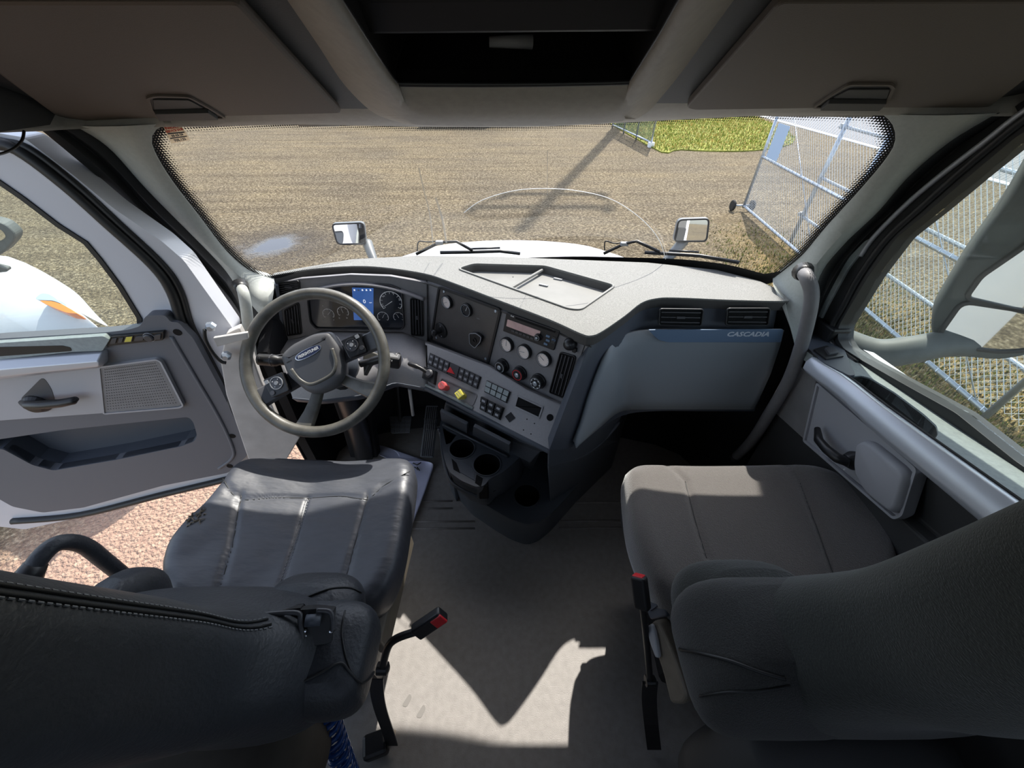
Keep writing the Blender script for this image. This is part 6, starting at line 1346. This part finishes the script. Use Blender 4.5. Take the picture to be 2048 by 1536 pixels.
o = m.build('seam_stitching', M_thread, ds_t); o['kind'] = 'stuff'
# pivot bracket of the folded armrest
BR = Pl(Vector((-.36, .245, .805)), (.28, -.5, .82))
br = thing_part = MB()
pq = [BR.hit(x, y) for x, y in ((516, 1226), (600, 1216), (606, 1232), (612, 1292), (665, 1286), (668, 1220), (632, 1216))]
br.add([q + BR.n * .004 for q in pq] + [q - BR.n * .03 for q in pq], [tuple(range(7)), tuple(range(7, 14))] + [(i, (i + 1) % 7, 7 + (i + 1) % 7, 7 + i) for i in range(7)])
ab = br.build('armrest_bracket', M_black, ds_t, bev=.003, label='black metal pivot bracket')
for pp in (((512, 1228), (545, 1224), (598, 1222), (604, 1240), (609, 1290)), ((636, 1217), (660, 1219), (667, 1232), (668, 1258))):
    m = MB(); m.tube(smoothline([BR.hit(x, y) + BR.n * .014 for x, y in pp], 5), .0045, 8); m.build('bracket_rail', M_slat, ab, smooth=True)
m = MB(); m.tube([BR.hit(614, 1238) + BR.n * .012, BR.hit(644, 1236) + BR.n * .012], .010, 14); m.build('pivot_barrel', M_navy, ab, smooth=True)
for (x, y) in ((611, 1258), (612, 1267), (664, 1258)):
    m = MB(); m.lathe(BR, BR.px(x, y), [(.0035, .004), (.0035, .012), (0, .013)], 10); m.build('bracket_rivet', M_chrome, ab)
m = MB(); pt = []
def lowcover(px, py): 
    d = ray(px, py); return CAM + d * (((-.30) - 0) / d.x if d.x < -.3 else .8)
blob('seat_skirt', [(.26, -.70, .24, .20, .02), (.38, -.70, .25, .21, .0), (.50, -.70, .24, .20, .02), (.56, -.70, .20, .17, .06)], M_seatcover, ds_t, 3.5)
m = MB(); m.box((-.60, .50, .36), (.44, .42, .18)); m.build('seat_frame', M_black, ds_t, bev=.02)
m = MB(); m.box((-.60, .48, .14), (.34, .34, .28)); m.build('pedestal', M_black, ds_t, bev=.02)
m = MB(); m.loft([[Vector((-.345, y, z1)), Vector((-.325, y, z1 - .01)), Vector((-.325, y, z0)), Vector((-.35, y, z0))] for y, z0, z1 in ((.30, .40, .50), (.44, .38, .49), (.62, .36, .46))]); m.build('side_shell', M_seatshell, ds_t, bev=.005)
# belt buckle on its stalk
def buckle(base, mid1, head, d, up_, parent, redside):
    m = MB(); m.tube(smoothline([base, mid1, head], 8), .0085, 10); s = m.build('buckle_stalk', M_black, parent, smooth=True)
    d = d.normalized(); up_ = (up_ - d * up_.dot(d)).normalized(); sd_ = d.cross(up_); Rm = Matrix((sd_, d, up_)).transposed()
    m = MB(); m.box(head + d * .032, (.036, .078, .024), Rm); h = m.build('buckle', M_black, parent, bev=.006, seg=3)
    if redside: m = MB(); m.box(head + d * .066 , (.026, .014, .018), Rm)
    else: m = MB(); m.box(head + d * .058 + up_ * .011, (.026, .028, .006), Rm)
    m.build('release_button', M_red, h, bev=.002, label='red release button')
    m = MB(); m.lathe(Pl(base, (1, 0, 0)), (0, 0), [(.014, -.012), (.014, .012), (.006, .016), (0, .016)], 16); m.build('stalk_bolt', M_black, s, bev=.001)
hb = atz(836, 1262, .63)
buckle(atz(765, 1337, .50), atz(782, 1285, .60), hb, atz(880, 1232, .66) - hb, Vector((.5, -.55, .5)), ds_t, False)
# anchor strap down to the floor
m = MB(); sp1 = [(752, 1360, .47), (755, 1395, .36), (762, 1425, .25), (774, 1460, .12), (784, 1492, .03)]
L = [atz(x, y, z) for x, y, z in sp1]; L = smoothline(L, 5); m.loft([[p + Vector((-.017, 0, 0)), p + Vector((.017, .0, 0)), p + Vector((.017, .003, 0)), p + Vector((-.017, .003, 0))] for p in L]); m.build('anchor_strap', M_black, ds_t, smooth=False)
m = MB(); m.box(atz(752, 1490, .03), (.07, .06, .05), Matrix.Rotation(.3, 3, 'Z')); m.build('strap_anchor', M_black, ds_t, bev=.01)

cb = MB(); cb.tube(smoothline([atx(48, 262, -.93), atx(44, 280, -.92), atx(26, 298, -.91), atx(-6, 309, -.90), atx(-40, 306, -.9)], 5), .0022, 6); o = cb.build('hanging_cable', M_black, smooth=True); tag(o, 'thin dark cable drooping at the top of the driver doorway', 'cable')
# passenger seat --------------------------------------------------------------
ps = thing('passenger_seat', 'charcoal woven fabric passenger seat beside the closed door', 'seat', (.64, .45, 0))
ZP = .64
outP = xy([(1253, 950), (1262, 930), (1292, 919), (1400, 917), (1500, 916), (1588, 917), (1650, 928), (1715, 968), (1768, 1030), (1796, 1085), (1800, 1140), (1740, 1210), (1600, 1250), (1420, 1240), (1335, 1190), (1290, 1120), (1262, 1040)], ZP)
pl_ = [Vector(p) for p in xy([(1335, 922), (1372, 960), (1392, 1040), (1415, 1115)], ZP)]; pr_ = [Vector(p) for p in xy([(1575, 918), (1600, 960), (1635, 1050), (1672, 1150)], ZP)]; pe_ = [Vector(p) for p in xy([(1262, 935), (1270, 990), (1300, 1080)], ZP)]
def grP(x, y): return sum(.006 * math.exp(-(dseg(P, x, y) / .008) ** 2) for P in (pl_, pr_))
def zP(x, y):
    u = (x - .66) / .3; f = max(0, (y - .68) / .12); return .020 * min(1.2, abs(u)) ** 2.4 - .030 * f * f - .006
cushion('seat_cushion', outP, ZP, .17, .05, M_fabric, ps, zP, 140, 44, grP)
for P in (pl_, pr_):
    m = MB(); m.tube([(q.x, q.y, ZP + zP(q.x, q.y) - .0055) for q in resample(P[1:], 30)], .0014, 6); m.build('seam_line', M_seal, ps, smooth=True)
cx = .64
BP = smooth_secs([(.60, .68, .22, .28, .15), (.63, .67, .26, .34, .11), (.70, .67, .275, .35, .10), (.78, .68, .25, .34, .10), (.86, .69, .205, .315, .09), (.95, .70, .178, .292, .07), (1.1, .70, .172, .27, .05), (1.3, .70, .168, .245, .02), (1.46, .70, .14, .21, .0), (1.52, .70, .09, .16, .02)], 5)
m = MB(); m.loft(superloft(BP, 48, 3.2)); m.build('backrest', M_fabricr, ps, smooth=True)
blob('side_bolster', [(.62, .47, .10, .36, .2), (.70, .47, .125, .39, .2), (.755, .48, .125, .385, .2), (.79, .50, .09, .35, .24)], M_fabricr, ps)
blob('side_bolster', [(.62, .87, .05, .36, .2), (.70, .87, .06, .39, .2), (.76, .86, .05, .37, .2), (.80, .85, .02, .32, .22)], M_fabricr, ps)
pbc = blob('lower_back_cover', [(.61, .53, .11, .26, .14), (.63, .51, .135, .295, .11), (.69, .485, .155, .325, .10), (.76, .485, .155, .335, .115), (.81, .495, .135, .325, .14), (.835, .51, .10, .30, .18)], M_fabricd, ps, 4.5)
blob('seat_skirt', [(.26, .66, .25, .16, -.02), (.36, .66, .26, .17, -.02), (.48, .68, .24, .18, .02), (.55, .68, .2, .15, .05)], M_headdark, ps, 3.5)
m = MB(); m.box((.66, .50, .38), (.46, .42, .2)); m.build('seat_frame', M_black, ps, bev=.02)
m = MB(); m.box((.66, .48, .15), (.34, .34, .30)); m.build('pedestal', M_black, ps, bev=.02)
seam_on(pbc, [(1346, 1296), (1400, 1306), (1460, 1322), (1520, 1344), (1570, 1358)], ps, .003)
seam_on(pbc, [(1400, 1392), (1450, 1384), (1510, 1382), (1580, 1372)], ps, .0022)
# control panel and covers on the aisle side
PSd = Pl((.34, .4, .5), (-1, -.15, .28))
slab('control_housing', PSd, [(1268, 1095), (1282, 1100), (1310, 1170), (1335, 1232), (1300, 1240), (1280, 1180)], -.05, 0, M_navy, ps, r=.01, bev=.004)
slab('control_cap', PSd, [(1270, 1104), (1283, 1100), (1298, 1140), (1293, 1152), (1278, 1140)], 0, .010, M_seatplast, ps, r=.008, bev=.004)
for q in ([(1291, 1168), (1302, 1163), (1307, 1178), (1296, 1183)], [(1296, 1185), (1307, 1180), (1312, 1196), (1299, 1202)], [(1300, 1204), (1313, 1198), (1318, 1212), (1303, 1222)]):
    slab('seat_switch', PSd, q, .0, .006, M_seatplast if q[0][1] == 1168 else M_navy, ps, r=.002, bev=.002)
PS2 = Pl((.335, .25, .42), (-1, -.35, .35))
slab('recliner_cover', PS2, [(1303, 1248), (1312, 1240), (1322, 1242), (1345, 1290), (1362, 1335), (1380, 1392), (1372, 1408), (1345, 1406), (1330, 1345), (1312, 1290)], -.03, .008, M_seatshell, ps, r=.012, bev=.008, seg=3)
slab('recliner_lever', PS2, [(1304, 1250), (1314, 1243), (1322, 1262), (1330, 1312), (1322, 1312), (1310, 1280)], .008, .020, M_seatplast, ps, r=.008, bev=.005)
hb = atz(1285, 1212, .60)
buckle(atz(1300, 1362, .34), atz(1293, 1280, .50), hb, atz(1276, 1140, .66) - hb, Vector((-.6, -.7, .2)), ps, True)
m = MB(); L = smoothline([atz(1300, 1366, .33), atz(1298, 1400, .24), atz(1302, 1450, .10), atz(1308, 1500, .02)], 5); m.loft([[p + Vector((-.02, 0, 0)), p + Vector((.022, .0, 0)), p + Vector((.022, .004, 0)), p + Vector((-.02, .004, 0))] for p in L]); m.build('anchor_strap', M_black, ps)
b = MB(); b.tube(smoothline([atz(1250, 1000, .48), atz(1250, 1040, .46), atz(1258, 1075, .44), atz(1262, 1100, .42)], 4), .014, 8); b.build('height_lever', M_headdark, ps, smooth=True)

# ================================================================== SMALL THINGS ON THE FLOOR
# white plastic sheet between driver seat and console
sh = MB(); zz = .012
SPX = [((700, 884), (730, 893)), ((735, 885), (790, 930)), ((775, 893), (870, 918), ), ((800, 905), (866, 938)), ((800, 940), (862, 948)), ((795, 985), (848, 990)), ((790, 1030), (830, 1035)), ((780, 1080), (812, 1085)), ((785, 1128), (794, 1132))]
rows = []
for i, (a, b_) in enumerate(SPX): rows.append([atz(a[0] + (b_[0] - a[0]) * t, a[1] + (b_[1] - a[1]) * t, .012 + .006 * math.sin(i * 1.7 + t * 5) + (.02 if i == 2 and t > .8 else 0)) for t in (0, .2, .4, .6, .8, 1)])
V = [p for r in rows for p in r]; Fc = [(r * 6 + c, r * 6 + c + 1, (r + 1) * 6 + c + 1, (r + 1) * 6 + c) for r in range(len(rows) - 1) for c in range(5)]
pa_ = thing('plastic_sheet', 'crumpled white plastic floor sheet with blue print beside the driver seat', 'plastic sheet', atz(830, 1000, 0))
o = mesh('sheet', V, Fc, M_paper, pa_, smooth=True, sub=2); s_ = o.modifiers.new('s', 'SOLIDIFY'); s_.thickness = .0015
zt = zpl(.024); 
for q in ([(812, 982), (829, 980), (828, 987), (811, 990)], [(811, 994), (828, 992), (826, 1001), (809, 1003)], [(809, 1008), (824, 1006), (818, 1013), (808, 1015)]): slab('blue_print', zt, q, 0, .001, M_bluetext, pa_)
m = MB()
for pp in (((826, 926), (834, 930), (842, 925)), ((829, 934), (836, 940), (834, 934), (839, 941))): m.tube([zt.hit(x, y) for x, y in pp], .003, 5)
m.build('dark_scribble', M_black, pa_)
# blue coiled air hose
hs = thing('coiled_air_hose', 'blue coiled air hose hanging behind the driver seat', 'hose', atz(660, 1450, .2))
ax_ = smoothline([atz(640, 1375, .46), atz(650, 1420, .34), atz(668, 1475, .22), atz(688, 1530, .12), atz(706, 1580, .04)], 12); ax_ = resample(ax_, 15 * 16)
m = MB(); pts_ = []
for i, p in enumerate(ax_):
    t = (ax_[min(i + 1, len(ax_) - 1)] - ax_[max(i - 1, 0)]).normalized(); a = Vector((1, 0, 0)); a = (a - t * a.dot(t)).normalized(); b_ = t.cross(a); q = 6.2832 * i / 16
    pts_.append(p + (a * math.cos(q) + b_ * math.sin(q)) * .026)
m.tube(pts_, .0062, 8); m.build('hose_coils', M_blue, hs, smooth=True)
# red bracket with a white label
rb = thing('red_bracket', 'red painted bracket with a white tag on the floor behind the driver seat', 'bracket', atz(610, 1460, .1))
RB = Pl(atz(610, 1460, .22), (.1, -.35, .93), (0, 1, 0))
slab('bracket_plate', RB, [(580, 1443), (640, 1441), (635, 1457), (622, 1487), (612, 1487), (606, 1460), (592, 1450)], -.03, 0, M_redbox, rb, r=.003, bev=.002)
slab('white_tag', RB, [(603, 1409), (628, 1410), (622, 1437), (593, 1437)], 0, .003, M_white, rb, r=.002, label='white tag')
# belt tag lying on the floor
tg = thing('paper_tag', 'small cream printed tag on the floor beside the driver belt strap', 'tag', atz(788, 1475, 0))
zt = zpl(.006); slab('tag_sheet', zt, [(772, 1458), (792, 1460), (790, 1482), (784, 1492), (774, 1482)], 0, .002, M_sticker, tg, r=.002)
text('tag_print', 'THIS', zt, zt.px(783, 1468), .012, M_stickink, tg, 1.5, .002, .0003)
for (x, y) in ((1500, 1470), (1990, 1428)): pass
b = MB(); b.tube(smoothline([atz(x, y, .10) for x, y in ((1498, 1470), (1530, 1486), (1560, 1480), (1580, 1455), (1572, 1430), (1560, 1420))], 5), .004, 6); o = b.build('floor_cable', M_fascia, smooth=True); tag(o, 'thin dark cable looping on the floor behind the passenger seat', 'cable')
